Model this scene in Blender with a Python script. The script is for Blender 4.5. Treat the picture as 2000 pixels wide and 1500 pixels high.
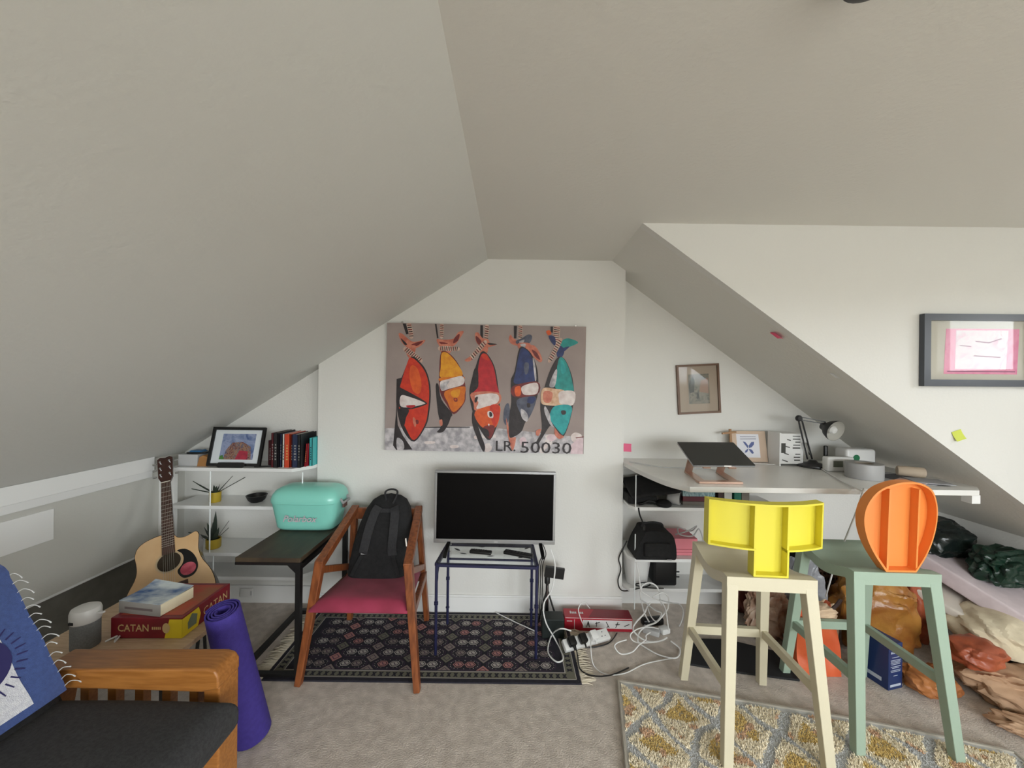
import bpy, bmesh, math, random
from mathutils import Vector, Matrix, noise
random.seed(7)
for o in list(bpy.data.objects): bpy.data.objects.remove(o)
scene = bpy.context.scene
C = scene.collection
# ------------------------------------------------------------------ camera
F = 751.0; H = 1.55; ROLL = 0.0122
CR, SR = math.cos(ROLL), math.sin(ROLL)
cam_d = bpy.data.cameras.new('camera'); cam = bpy.data.objects.new('camera', cam_d); C.objects.link(cam)
cam_d.sensor_width = 36.0; cam_d.lens = 36.0*F/2000.0; cam_d.clip_start = 0.02
cam.matrix_world = Matrix(((CR, -SR, 0, 0), (0, 0, -1, 0), (SR, CR, 0, H), (0, 0, 0, 1)))
scene.camera = cam
# ------------------------------------------------------------------ sky and exposure
world = bpy.data.worlds.new('overcast_sky'); scene.world = world; world.use_nodes = True
bg = world.node_tree.nodes['Background']
wn = world.node_tree                      # bright overcast sky above the horizon, darker ground below it
tcw = wn.nodes.new('ShaderNodeTexCoord'); sxyz = wn.nodes.new('ShaderNodeSeparateXYZ'); rmp = wn.nodes.new('ShaderNodeValToRGB')
wn.links.new(tcw.outputs['Generated'], sxyz.inputs[0]); wn.links.new(sxyz.outputs['Z'], rmp.inputs[0]); wn.links.new(rmp.outputs[0], bg.inputs[0])
rmp.color_ramp.elements[0].position = 0.0; rmp.color_ramp.elements[0].color = (0.25, 0.25, 0.23, 1)
rmp.color_ramp.elements[1].position = 0.02; rmp.color_ramp.elements[1].color = (0.94, 0.99, 1.02, 1)
bg.inputs[1].default_value = 9.0
vs = scene.view_settings
vs.view_transform = 'Standard'; vs.look = 'None'; vs.gamma = 1.0; vs.use_curve_mapping = False
vs.exposure = 0.82
# windows of the room: (x plane, y0, y1, z0, z1) on the right-hand wall, and an unseen one added in the rear wall, sized to balance the light
XR = 3.3; YB = -3.2
WIN = [(0.88, 1.44, 1.64, 2.16), (-2.7, -1.0, 0.9, 2.1)]
WREAR_ADDED = (0.0, 2.9, 0.75, 2.15)
def portal(loc, size, rot):
    l = bpy.data.lights.new('window_daylight', 'AREA'); l.shape = 'RECTANGLE'
    l.size, l.size_y = size; l.cycles.is_portal = True
    o = bpy.data.objects.new('window_daylight', l); C.objects.link(o); o.location = loc; o.rotation_euler = rot
for y0, y1, z0, z1 in WIN:
    portal((XR+0.1, (y0+y1)/2, (z0+z1)/2), (z1-z0, y1-y0), (0, math.pi/2, 0))

portal(((WREAR_ADDED[0]+WREAR_ADDED[1])/2, YB-0.1, (WREAR_ADDED[2]+WREAR_ADDED[3])/2), (WREAR_ADDED[1]-WREAR_ADDED[0], WREAR_ADDED[3]-WREAR_ADDED[2]), (math.pi/2, 0, 0))
# ------------------------------------------------------------------ helpers
def ray(u, v):
    a = (u-1000)/F; b = -(v-750)/F
    return Vector((a*CR-b*SR, 1.0, a*SR+b*CR))
def W(u, v, Y):                       # point at depth Y
    r = ray(u, v); return Vector((r.x*Y, Y, H+r.z*Y))
def G(u, v, z=0.0):                   # point on the horizontal plane z
    r = ray(u, v); t = (z-H)/r.z; return Vector((r.x*t, t, z))
def lin(c):
    f = lambda x: x/12.92 if x <= 0.04045 else ((x+0.055)/1.055)**2.4
    return tuple(f(x/255.0) for x in c[:3])+(1.0,)
MATS = {}
def mat(name, c1, rough=0.6, c2=None, scale=8.0, metal=0.0, bump=0.0, bscale=None, trans=0.0, stretch=None, coat=0.0, alpha=1.0, spec=None, ior=None, sheen=0.0, detail=3.0):
    m = bpy.data.materials.new(name); m.use_nodes = True; nt = m.node_tree; p = nt.nodes['Principled BSDF']
    p.inputs['Base Color'].default_value = lin(c1); p.inputs['Roughness'].default_value = rough; p.inputs['Metallic'].default_value = metal
    if trans: p.inputs['Transmission Weight'].default_value = trans
    if ior: p.inputs['IOR'].default_value = ior
    if coat: p.inputs['Coat Weight'].default_value = coat
    if sheen: p.inputs['Sheen Weight'].default_value = sheen
    if spec is not None: p.inputs['Specular IOR Level'].default_value = spec
    if alpha < 1: p.inputs['Alpha'].default_value = alpha
    if c2 is not None or bump:
        tc = nt.nodes.new('ShaderNodeTexCoord'); vec = tc.outputs['Object']
        if stretch:
            mp = nt.nodes.new('ShaderNodeMapping'); mp.inputs['Scale'].default_value = stretch
            nt.links.new(vec, mp.inputs[0]); vec = mp.outputs[0]
        if c2 is not None:
            n = nt.nodes.new('ShaderNodeTexNoise'); n.inputs['Scale'].default_value = scale; n.inputs['Detail'].default_value = detail
            nt.links.new(vec, n.inputs['Vector'])
            r = nt.nodes.new('ShaderNodeValToRGB'); r.color_ramp.elements[0].position = 0.36; r.color_ramp.elements[1].position = 0.64
            r.color_ramp.elements[0].color = lin(c1); r.color_ramp.elements[1].color = lin(c2)
            nt.links.new(n.outputs['Fac'], r.inputs[0]); nt.links.new(r.outputs[0], p.inputs['Base Color'])
        if bump:
            n2 = nt.nodes.new('ShaderNodeTexNoise'); n2.inputs['Scale'].default_value = bscale or scale; n2.inputs['Detail'].default_value = 4
            nt.links.new(vec, n2.inputs['Vector'])
            b = nt.nodes.new('ShaderNodeBump'); b.inputs['Strength'].default_value = bump; b.inputs['Distance'].default_value = 0.01
            nt.links.new(n2.outputs['Fac'], b.inputs['Height']); nt.links.new(b.outputs[0], p.inputs['Normal'])
    MATS[name] = m; return m
class MB:
    def __init__(s, m=None): s.v = []; s.f = []; s.fm = []; s.mats = []; s.cur = 0; s.use(m)
    def use(s, m):
        if m is None: return s
        if m not in s.mats: s.mats.append(m)
        s.cur = s.mats.index(m); return s
    def add(s, vs_, fs):
        k = len(s.v); s.v += [Vector(p) for p in vs_]
        for f in fs: s.f.append([i+k for i in f]); s.fm.append(s.cur)
        return s
    def poly(s, pts): return s.add(pts, [list(range(len(pts)))])
    def box(s, c, size, R=None):
        c = Vector(c); pts = []
        for i in range(8):
            d = Vector(((i & 1)-.5, ((i >> 1) & 1)-.5, (i >> 2)-.5)); d = Vector((d.x*size[0], d.y*size[1], d.z*size[2]))
            pts.append(c+(R @ d if R else d))
        return s.add(pts, [(0,2,3,1),(4,5,7,6),(0,1,5,4),(2,6,7,3),(0,4,6,2),(1,3,7,5)])
    def bb(s, x0, x1, y0, y1, z0, z1): return s.box(((x0+x1)/2,(y0+y1)/2,(z0+z1)/2),(x1-x0,y1-y0,z1-z0))
    def hexa(s, bot, top):            # two quads, same winding
        return s.add(list(bot)+list(top), [(3,2,1,0),(4,5,6,7),(0,1,5,4),(1,2,6,5),(2,3,7,6),(3,0,4,7)])
    def prism(s, poly, axis, lo, hi):
        f = {'y': lambda a, b, t: (a, t, b), 'z': lambda a, b, t: (a, b, t), 'x': lambda a, b, t: (t, a, b)}[axis]
        n = len(poly)
        return s.add([f(a, b, lo) for a, b in poly]+[f(a, b, hi) for a, b in poly],
                     [list(range(n))[::-1], list(range(n, 2*n))]+[(i, (i+1) % n, n+(i+1) % n, n+i) for i in range(n)])
    def extr(s, pts, d):              # 3-d polygon pushed along vector d
        n = len(pts); d = Vector(d)
        return s.add([Vector(p) for p in pts]+[Vector(p)+d for p in pts],
                     [list(range(n))[::-1], list(range(n, 2*n))]+[(i, (i+1) % n, n+(i+1) % n, n+i) for i in range(n)])
    def bar(s, p0, p1, w0, h0, w1=None, h1=None, side=None):
        p0 = Vector(p0); p1 = Vector(p1); w1 = w1 or w0; h1 = h1 or h0
        d = (p1-p0).normalized(); sd = Vector(side) if side else (Vector((1,0,0)) if abs(d.x) < .8 else Vector((0,1,0)))
        sd = (sd-d*sd.dot(d)).normalized(); up = d.cross(sd)
        q = lambda p, w, h: [p+sd*(a*w/2)+up*(b*h/2) for a, b in ((-1,-1),(1,-1),(1,1),(-1,1))]
        return s.hexa(q(p0, w0, h0), q(p1, w1, h1))
    def tube(s, path, r, n=8, cap=True):
        P = [Vector(p) for p in path]; R = r if isinstance(r, (list, tuple)) else [r]*len(P)
        pts = []; fs = []; prev = None
        for i, p in enumerate(P):
            t = (P[min(i+1, len(P)-1)]-P[max(i-1, 0)])
            t = t.normalized() if t.length > 1e-9 else Vector((0,0,1))
            if prev is None:
                a = Vector((0,0,1)) if abs(t.z) < .9 else Vector((1,0,0)); prev = t.cross(a).normalized()
            prev = (prev-t*prev.dot(t)); prev = prev.normalized() if prev.length > 1e-6 else t.orthogonal().normalized()
            b = t.cross(prev)
            for k in range(n):
                an = 2*math.pi*k/n; pts.append(p+(prev*math.cos(an)+b*math.sin(an))*R[i])
        for i in range(len(P)-1):
            for k in range(n): fs.append((i*n+k, i*n+(k+1) % n, (i+1)*n+(k+1) % n, (i+1)*n+k))
        if cap: fs.append(list(range(n))[::-1]); fs.append([(len(P)-1)*n+k for k in range(n)])
        return s.add(pts, fs)
    def lathe(s, prof, c=(0,0,0), R=None, n=24, cap=True):
        c = Vector(c); pts = []; fs = []
        for r, z in prof:
            for k in range(n):
                a = 2*math.pi*k/n; d = Vector((r*math.cos(a), r*math.sin(a), z)); pts.append(c+(R @ d if R else d))
        m = len(prof)
        for i in range(m-1):
            for k in range(n): fs.append((i*n+k, i*n+(k+1) % n, (i+1)*n+(k+1) % n, (i+1)*n+k))
        if cap and prof[0][0] > 1e-6: fs.append(list(range(n))[::-1])
        if cap and prof[-1][0] > 1e-6: fs.append([(m-1)*n+k for k in range(n)])
        return s.add(pts, fs)
    def bm(s, b, M=None):
        b.verts.index_update()
        s.add([(M @ v.co if M else v.co.copy()) for v in b.verts], [[v.index for v in f.verts] for f in b.faces]); b.free(); return s
    def rbox(s, c, size, r, seg=4, R=None):
        b = bmesh.new(); bmesh.ops.create_cube(b, size=1.0)
        for v in b.verts: v.co = Vector((v.co.x*size[0], v.co.y*size[1], v.co.z*size[2]))
        bmesh.ops.bevel(b, geom=b.edges[:], offset=r, segments=seg, profile=.5, affect='EDGES')
        return s.bm(b, Matrix.Translation(Vector(c)) @ (R.to_4x4() if R else Matrix.Identity(4)))
    def blob(s, c, size, sub=4, amp=.25, freq=3.0, seed=0, ridge=True, flat=None, R=None):
        b = bmesh.new(); bmesh.ops.create_icosphere(b, subdivisions=sub, radius=1.0); rr = random.Random(seed*17+5); creases = []
        for i in range(9):
            cd = Vector((rr.gauss(0,1), rr.gauss(0,1), rr.gauss(0,1)*.8)).normalized(); creases.append((cd, freq*rr.uniform(.35,1.3), rr.uniform(.18,.5), rr.random()))
        for v in b.verts:
            d = v.co.normalized(); q = d*freq+Vector((seed*3.1, seed*1.7, seed*.9))
            n1 = noise.noise(q*.6)
            wq = d+Vector((noise.noise(q), noise.noise(q+Vector((9,0,0))), noise.noise(q+Vector((0,9,0)))))*.16
            k = 1+amp*.8*n1
            for cd, cf, ca, cp in creases:
                x_ = wq.dot(cd)*cf+cp; x_ -= math.floor(x_); k += amp*ca*(abs(2*x_-1)-.5)
            p = d*k; p = Vector((math.copysign(abs(p.x)**.8, p.x), math.copysign(abs(p.y)**.8, p.y), math.copysign(abs(p.z)**.8, p.z)))
            v.co = Vector((p.x*size[0]/2, p.y*size[1]/2, p.z*size[2]/2))
            if flat is not None and v.co.z < flat: v.co.z = flat
        return s.bm(b, Matrix.Translation(Vector(c)) @ (R.to_4x4() if R else Matrix.Identity(4)))
    def grid(s, fn, nu, nv, thick=None):
        pts = [fn(i/nu, j/nv) for i in range(nu+1) for j in range(nv+1)]; w = nv+1
        return s.add(pts, [(i*w+j, (i+1)*w+j, (i+1)*w+j+1, i*w+j+1) for i in range(nu) for j in range(nv)])
    def slab(s, fa, fb, nu, nv):      # closed skin between two grids
        w = nv+1; N = (nu+1)*w
        pts = [Vector(fa(i/nu, j/nv)) for i in range(nu+1) for j in range(nv+1)]+[Vector(fb(i/nu, j/nv)) for i in range(nu+1) for j in range(nv+1)]
        fs = []
        for i in range(nu):
            for j in range(nv):
                q = (i*w+j, (i+1)*w+j, (i+1)*w+j+1, i*w+j+1); fs.append(q); fs.append(tuple(N+k for k in q[::-1]))
        rim = [i*w for i in range(nu+1)]+[nu*w+j for j in range(1, w)]+[i*w+nv for i in range(nu-1, -1, -1)]+[j for j in range(nv-1, 0, -1)]
        for a, b in zip(rim, rim[1:]+rim[:1]): fs.append((b, a, N+a, N+b))
        return s.add(pts, fs)
    def build(s, name, parent=None, smooth=False, bev=0.0, angle=40, label=None):
        org = Vector((0,0,0)); p = parent
        while p is not None: org += p.location; p = p.parent
        me = bpy.data.meshes.new(name)
        if parent is None:
            lo = [min(v[i] for v in s.v) for i in range(3)]; hi = [max(v[i] for v in s.v) for i in range(3)]
            org = Vector(((lo[0]+hi[0])/2, (lo[1]+hi[1])/2, lo[2]))
        me.from_pydata([v-org for v in s.v], [], s.f)
        for m in s.mats: me.materials.append(MATS[m])
        me.polygons.foreach_set('material_index', s.fm)
        b = bmesh.new(); b.from_mesh(me); bmesh.ops.recalc_face_normals(b, faces=b.faces[:]); b.to_mesh(me); b.free()
        if smooth: me.shade_smooth(); me.set_sharp_from_angle(angle=math.radians(angle))
        o = bpy.data.objects.new(name, me); C.objects.link(o)
        if parent is None: o.location = org
        else: o.parent = parent
        if bev:
            md = o.modifiers.new('bevel', 'BEVEL'); md.width = bev; md.segments = 2; md.limit_method = 'ANGLE'; md.angle_limit = math.radians(40)
            me.shade_smooth(); me.set_sharp_from_angle(angle=math.radians(60)); md.harden_normals = True
        if label: o['label'] = label
        return o
def thing(name, label, cat, loc, group=None):
    o = bpy.data.objects.new(name, None); C.objects.link(o); o.location = loc; o.empty_display_size = .05
    return tag(o, label, cat, group)
def tag(o, label, cat, group=None):
    o['label'] = label; o['category'] = cat
    if group: o['group'] = group
    return o
def struct(o): o['kind'] = 'structure'; return o
def catmull(pts, n=8, closed=False):
    P = [Vector(p) for p in pts]; out = []; L = len(P)
    rng = range(L) if closed else range(L-1)
    for i in rng:
        g = (lambda k: P[k % L]) if closed else (lambda k: P[max(0, min(L-1, k))])
        a, b, c, d = g(i-1), g(i), g(i+1), g(i+2)
        for k in range(n):
            t = k/n; out.append(.5*((2*b)+(c-a)*t+(2*a-5*b+4*c-d)*t*t+(3*b-a-3*c+d)*t**3))
    if not closed: out.append(P[-1])
    return out
def frame3(x, z):                     # rotation whose local x is x and local z as near as can be z
    x = Vector(x).normalized(); z = Vector(z); z = (z-x*z.dot(x)).normalized(); y = z.cross(x)
    return Matrix((x, y, z)).transposed()
def rotz(a): return Matrix.Rotation(math.radians(a), 3, 'Z')
def text(txt, m, parent, origin, xdir, ydir, size, name='lettering', depth=.0006, shear=0.0, align='CENTER', sx=1.0, bold=0.0):
    cu = bpy.data.curves.new('t', 'FONT'); cu.body = txt; cu.size = 1.0; cu.align_x = align; cu.align_y = 'CENTER'; cu.extrude = 0.0; cu.shear = shear; cu.resolution_u = 2; cu.offset = bold
    ob = bpy.data.objects.new('t', cu); C.objects.link(ob)
    bpy.context.view_layer.update()
    me = bpy.data.meshes.new_from_object(ob.evaluated_get(bpy.context.evaluated_depsgraph_get()))
    xd = Vector(xdir).normalized(); yd = Vector(ydir).normalized(); nz = xd.cross(yd)
    mb = MB(m); mb.add([Vector(origin)+xd*(v.co.x*size*sx)+yd*(v.co.y*size)+nz*depth for v in me.vertices], [list(p.vertices) for p in me.polygons])
    bpy.data.objects.remove(ob); bpy.data.curves.remove(cu); bpy.data.meshes.remove(me)
    return mb.build(name, parent)

# ------------------------------------------------------------------ materials
mat('wall_paint', (226,225,220), .7, bump=.12, bscale=90)
mat('slope_paint', (224,222,215), .75, bump=.15, bscale=60); mat('slope_paint_dimmed', (214,214,209), .75, bump=.15, bscale=60)  # left slope: cooler grey, plus corner light falloff darkened into the colour
mat('trim_white', (238,238,236), .4)
mat('shelf_white', (232,232,230), .35)
mat('desk_white', (230,229,225), .3)
mat('dark_panel', (118,116,108), .8, c2=(110,108,100), scale=20)
mat('knee_paint', (200,199,192), .75, bump=.12, bscale=90)
mat('carpet', (190,178,166), .95, c2=(212,200,188), scale=22, bump=.6, bscale=160, sheen=.3)
mat('black_metal', (22,21,21), .45); mat('black_plastic', (18,18,19), .4); mat('black_gloss', (10,10,11), .12)
mat('black_fabric', (20,20,21), .9, c2=(28,28,29), scale=60, bump=.3, bscale=300)
mat('strap_grey', (36,36,38), .8, c2=(44,44,46), scale=80, bump=.3, bscale=400)
mat('charcoal_weave', (44,44,45), .95, c2=(56,56,57), scale=120, bump=.35, bscale=500)
mat('white_plastic', (228,228,226), .35); mat('grey_plastic', (150,150,150), .4); mat('light_grey', (190,190,190), .5)
mat('silver', (168,170,172), .3, metal=.85); mat('chrome', (220,220,220), .15, metal=1)
mat('orange_oak', (170,112,54), .4, c2=(150,95,42), scale=10, stretch=(1,12,12), bump=.05, bscale=30)
mat('teak', (146,84,46), .38, c2=(112,60,32), scale=9, stretch=(6,6,1.2), bump=.05, bscale=20)
mat('pale_wood', (206,178,146), .5, c2=(190,160,128), scale=8, stretch=(2,14,14))
mat('dark_wood', (60,48,38), .5, c2=(76,64,48), scale=6, stretch=(3,1,1))
mat('pink_velvet', (156,50,78), .8, c2=(136,40,64), scale=7, sheen=.12)
mat('turquoise', (136,214,198), .28, coat=.2); mat('cooler_script', (196,180,188), .35)
def glazing(name, tint, ior, rough):      # clear pane: angle-dependent mix of see-through and mirror
    m = bpy.data.materials.new(name); m.use_nodes = True; nt = m.node_tree; nt.nodes.remove(nt.nodes['Principled BSDF'])
    lw = nt.nodes.new('ShaderNodeLayerWeight'); lw.inputs[0].default_value = .5; pw = nt.nodes.new('ShaderNodeMath'); pw.operation = 'POWER'; pw.inputs[1].default_value = 5.0
    fr = nt.nodes.new('ShaderNodeMath'); fr.operation = 'MULTIPLY_ADD'; f0 = ((ior-1)/(ior+1))**2; fr.inputs[1].default_value = 1-f0; fr.inputs[2].default_value = f0
    nt.links.new(lw.outputs['Facing'], pw.inputs[0]); nt.links.new(pw.outputs[0], fr.inputs[0]); tr = nt.nodes.new('ShaderNodeBsdfTransparent'); tr.inputs[0].default_value = lin(tint)
    gl = nt.nodes.new('ShaderNodeBsdfGlossy'); gl.inputs['Roughness'].default_value = rough; mx = nt.nodes.new('ShaderNodeMixShader')
    nt.links.new(fr.outputs[0], mx.inputs[0]); nt.links.new(tr.outputs[0], mx.inputs[1]); nt.links.new(gl.outputs[0], mx.inputs[2]); nt.links.new(mx.outputs[0], nt.nodes['Material Output'].inputs[0]); MATS[name] = m
glazing('glass', (250,252,252), 1.4, .02); glazing('picture_glass', (250,250,250), 1.22, .02)
mat('screen', (4,4,5), .1, spec=.12)
mat('navy_metal', (30,32,66), .4)
mat('purple_foam', (66,52,142), .75, c2=(60,46,132), scale=60, bump=.25, bscale=400); mat('purple_dark', (40,30,96), .8)
mat('yellow_plastic', (228,216,70), .5); mat('orange_plastic', (240,146,70), .5)
mat('cream_paint', (214,206,180), .5, bump=.05, bscale=200); mat('sage_paint', (158,178,160), .5, bump=.05, bscale=200)
mat('acrylic', (245,250,250), .08, spec=.7)
print('materials', len(MATS))
# ================================================================== the room
ZC = 2.395; XL = -0.174; SL = 0.638; SRt = 0.72; XS = 0.67
Y0 = 2.61; YL = 2.70; YR = 2.75; YW = 2.0; XK = -2.29; XE = 3.06
zl = lambda x: ZC-SL*(XL-x)
zr = lambda x: ZC-SRt*(x-XS)
struct(MB('carpet').bb(-2.6, 3.5, YB-.1, 2.95, -.1, 0).build('floor'))
struct(MB('slope_paint').bb(XL-.02, 3.5, YB-.1, 2.95, ZC, ZC+.12).build('ceiling'))
struct(MB('slope_paint_dimmed').prism([(XL, ZC), (XK-.02, zl(XK-.02)), (XK-.02, zl(XK-.02)+.14), (XL, ZC+.14)], 'y', YB-.1, 2.95).build('ceiling_left'))
struct(MB('slope_paint').prism([(XS, ZC), (XE+.25, zr(XE+.25)), (XE+.25, zr(XE+.25)+.14), (XS+.15, ZC+.0)], 'y', YW+.05, 2.95).build('ceiling_right'))
struct(MB('wall_paint').prism([(-1.314, 0), (.762, 0), (.762, zr(.762)), (XS, ZC), (XL, ZC), (-1.314, zl(-1.314))], 'y', Y0, 2.95).build('wall_chimney'))
struct(MB('wall_paint').prism([(XK-.02, 0), (-1.314, 0), (-1.314, zl(-1.314)), (XK-.02, zl(XK-.02))], 'y', YL, 2.95).build('wall_back_left'))
struct(MB('wall_paint').prism([(.762, 0), (XE, 0), (XE, zr(XE)), (.762, zr(.762))], 'y', YR, 2.95).build('wall_back_right'))
struct(MB('wall_paint').prism([(XS, ZC), (XR, ZC), (XR, 0), (XE, 0), (XE, zr(XE))], 'y', YW, YW+.05).build('wall_dormer'))
struct(MB('wall_paint').bb(XE, XE+.25, YW+.05, 2.95, 0, zr(XE)).build('wall_knee_right'))
wl = MB('knee_paint'); wl.bb(XK-.12, XK, YB-.1, YL, .457, zl(XK)-.001); wl.bb(XK-.12, XK, 2.5, YL, 0, .457)
struct(wl.build('wall_left'))
struct(MB('dark_panel').bb(XK-.12, XK-.05, YB-.1, 2.5, 0, .457).build('wall_left_recess'))
wr = MB('wall_paint'); ys = [YB-.1]
for y0, y1, z0, z1 in sorted(WIN): ys += [y0, y1]
ys.append(YW+.05)
for i in range(0, len(ys), 2): wr.bb(XR, XR+.2, ys[i], ys[i+1], 0, ZC)
for y0, y1, z0, z1 in WIN: wr.bb(XR, XR+.2, y0, y1, 0, z0); wr.bb(XR, XR+.2, y0, y1, z1, ZC)
struct(wr.build('wall_right'))
x0, x1, z0, z1 = WREAR_ADDED
wb = MB('wall_paint'); wb.bb(XK-.12, x0, YB-.2, YB, 0, ZC); wb.bb(x1, XR+.2, YB-.2, YB, 0, ZC); wb.bb(x0, x1, YB-.2, YB, 0, z0); wb.bb(x0, x1, YB-.2, YB, z1, ZC)
struct(wb.build('wall_rear'))
w = MB('trim_white'); w.bb(x0, x0+.05, YB-.1, YB-.05, z0, z1); w.bb(x1-.05, x1, YB-.1, YB-.05, z0, z1); w.bb(x0, x1, YB-.1, YB-.05, z0, z0+.05); w.bb(x0, x1, YB-.1, YB-.05, z1-.05, z1); w.bb((x0+x1)/2-.03, (x0+x1)/2+.03, YB-.1, YB-.05, z0, z1)
struct(w.build('window_3'))  # frame of the unseen rear window added for its daylight
for k, (y0, y1, z0, z1) in enumerate(WIN):
    w = MB('trim_white'); t = .05
    w.bb(XR+.04, XR+.09, y0, y0+t, z0, z1); w.bb(XR+.04, XR+.09, y1-t, y1, z0, z1); w.bb(XR+.04, XR+.09, y0, y1, z0, z0+t); w.bb(XR+.04, XR+.09, y0, y1, z1-t, z1)
    if y1-y0 > .8: w.bb(XR+.04, XR+.09, (y0+y1)/2-.03, (y0+y1)/2+.03, z0, z1)
    w.bb(XR-.04, XR+.09, y0-.03, y1+.03, z0-.03, z0)
    struct(w.build('window_%d' % (k+1)))
# trims: the ledge along the left eaves, a thin raised white rectangle, the baseboards
w = MB('trim_white'); w.prism([(XK, zl(XK)-.002), (XK+.03, zl(XK+.03)-.002), (XK+.03, .975), (XK, .975)], 'y', YB, 2.44); struct(w.build('trim_1', bev=.003))
w = MB('shelf_white'); w.bb(XK, XK+.017, YB, 2.44, .932, .975); struct(w.build('trim_2', bev=.003))
w = MB('trim_white'); w.bb(XK, XK+.004, YB, 2.40, .455, .466); struct(w.build('trim_3'))
p = W(0, 1045, 1.73)
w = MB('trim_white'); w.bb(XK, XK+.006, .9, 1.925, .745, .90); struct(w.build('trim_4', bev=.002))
w = MB('trim_white'); w.bb(-1.314, .762, Y0-.014, Y0, 0, .105); w.bb(-1.314, .762, Y0-.009, Y0, .105, .118); struct(w.build('baseboard_chimney', bev=.002))
w = MB('trim_white'); w.bb(-2.2, -1.314, YL-.014, YL, 0, .12); struct(w.build('baseboard_left', bev=.002))
w = MB('trim_white'); w.bb(.762, XE, YR-.014, YR, 0, .12); struct(w.build('baseboard_right', bev=.002))
w = MB('trim_white'); w.prism([(XK, .0), (-2.19, 0), (-2.19, .985), (XK, .985)], 'y', 2.5, 2.53); struct(w.build('trim_5', bev=.003))
# ================================================================== left alcove shelves
def left_shelf(z, yf, chamfer, label, th=.022):
    t = thing('wall_shelf', label, 'shelf', (-1.75, YL, z-th))
    MB('shelf_white').prism([(-2.185, YL-.001), (-2.185, yf), (-1.40, yf), (-1.318, chamfer), (-1.318, YL-.001)], 'z', z-th, z).build('board', t, bev=.002)
    return t
S1 = left_shelf(.99, 2.46, 2.58, 'white shelf with an angled corner carrying books and a framed picture')
S2 = left_shelf(.747, 2.46, 2.58, 'white shelf carrying a spiky plant and a small black bowl')
S3 = left_shelf(.447, 2.46, 2.58, 'white shelf carrying only one spiky plant in a yellow pot')
S4 = left_shelf(.275, 2.50, 2.60, 'empty lowest white shelf just above the alcove baseboard')
for sh, z0, z1, x in ((S1, .747, .968, -1.925), (S2, .447, .725, -1.925), (S1, .80, .968, -1.335), (S3, .275, .425, -1.90)):
    MB('acrylic').tube([(x, 2.464, z0), (x, 2.464, z1)], .004).build('rod', sh, smooth=True)
w = MB('white_plastic'); so = thing('wall_socket', 'white double wall socket on the left alcove baseboard', 'socket', (-1.83, YL-.02, .05))
w.rbox((-1.83, YL-.022, .075), (.085, .014, .06), .004, 2).build('plate', so, smooth=True)
MB('light_grey').bb(-1.80, -1.79, YL-.031, YL-.028, .06, .09).build('switch', so)
# books on the upper shelf
mat('paper', (226,220,204), .8)
bk = [('maroon', (70,26,30)), ('cream', (214,204,186)), ('oxblood', (92,24,32)), ('ink', (26,24,28)), ('navy', (34,40,66)), ('ivory', (232,228,222)), ('vermilion', (198,66,36)), ('wine', (96,28,34)), ('indigo', (32,44,74)), ('coal', (24,26,30)), ('crimson', (170,36,48)), ('teal', (66,176,178))]
for n, c in bk: mat('cover_'+n, c, .45)
mat('print_pale', (150,146,142), .6); mat('print_gold', (206,164,92), .4); mat('print_dark', (30,44,60), .6)
def book(x0, th, h, d, yb, z, m, label, lean=0.0, mark='print_pale', txt=None):
    # spine faces the room (-y); lean in degrees about y
    R = Matrix.Rotation(math.radians(lean), 3, 'Y'); o = Vector((x0, yb-d, z))
    P = lambda x, y, zz: o+R @ Vector((x, y, zz))
    t = thing('book', label, 'book', o+Vector((th/2, d/2, 0)), 'books on the alcove shelf')
    c = 'cover_'+m; b = MB(c)
    for a in ((0, .003), (th-.003, th)):
        b.hexa([P(a[0],0,0),P(a[1],0,0),P(a[1],d,0),P(a[0],d,0)],[P(a[0],0,h),P(a[1],0,h),P(a[1],d,h),P(a[0],d,h)])
    b.hexa([P(0,0,0),P(th,0,0),P(th,.003,0),P(0,.003,0)],[P(0,0,h),P(th,0,h),P(th,.003,h),P(0,.003,h)]); b.build('cover', t)
    MB('paper').hexa([P(.003,.004,.003),P(th-.003,.004,.003),P(th-.003,d-.004,.003),P(.003,d-.004,.003)],[P(.003,.004,h-.004),P(th-.003,.004,h-.004),P(th-.003,d-.004,h-.004),P(.003,d-.004,h-.004)]).build('pages', t)
    k = MB(mark); n = 6
    for i in range(n):
        za = h*(.22+.5*i/n); zb = za+h*.5/n*.5; w = th*random.uniform(.08, .2)
        k.poly([P(th/2-w,-.0006,za),P(th/2+w,-.0006,za),P(th/2+w,-.0006,zb),P(th/2-w,-.0006,zb)])
    k.build('spine_print', t)
zb = .99; Yb = 2.69
def bx(c): return (340+c/6.667-1000)*2.5/F*1.0
blist = [(1178,1228,.165,.13,'maroon','thin maroon paperback between the framed picture and a cream book',0,'print_pale'),
 (1236,1262,.168,.13,'cream','narrow cream paperback beside the maroon one',0,'print_dark'),
 (1290,1328,.222,.19,'oxblood','tall oxblood red book with pale spine lettering',0,'print_pale'),
 (1331,1388,.224,.20,'ink','thick near-black book between oxblood and navy ones',0,'print_pale'),
 (1391,1421,.215,.18,'navy','slim navy book beside a white spine',0,'print_pale'),
 (1424,1456,.214,.18,'ivory','slim white-spined book between navy and orange-red ones',0,'print_dark'),
 (1460,1534,.216,.19,'vermilion','thick orange-red book in the middle of the row',0,'print_gold'),
 (1537,1560,.212,.18,'wine','thin dark wine-red book behind the orange-red one',0,'print_pale'),
 (1563,1640,.214,.19,'indigo','thick dark blue book with pale title lines',0,'print_pale')]
for a, b_, h, d, m, lab, le, mk in blist: book(bx(a)-.008, (b_-a)/6.667*2.5/F, h, d, Yb, zb, m, lab, le, mk)
book(-1.384, .020, .215, .20, Yb, zb, 'coal', 'black hardback between the dark blue and small crimson books', 0, 'print_pale')
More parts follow.
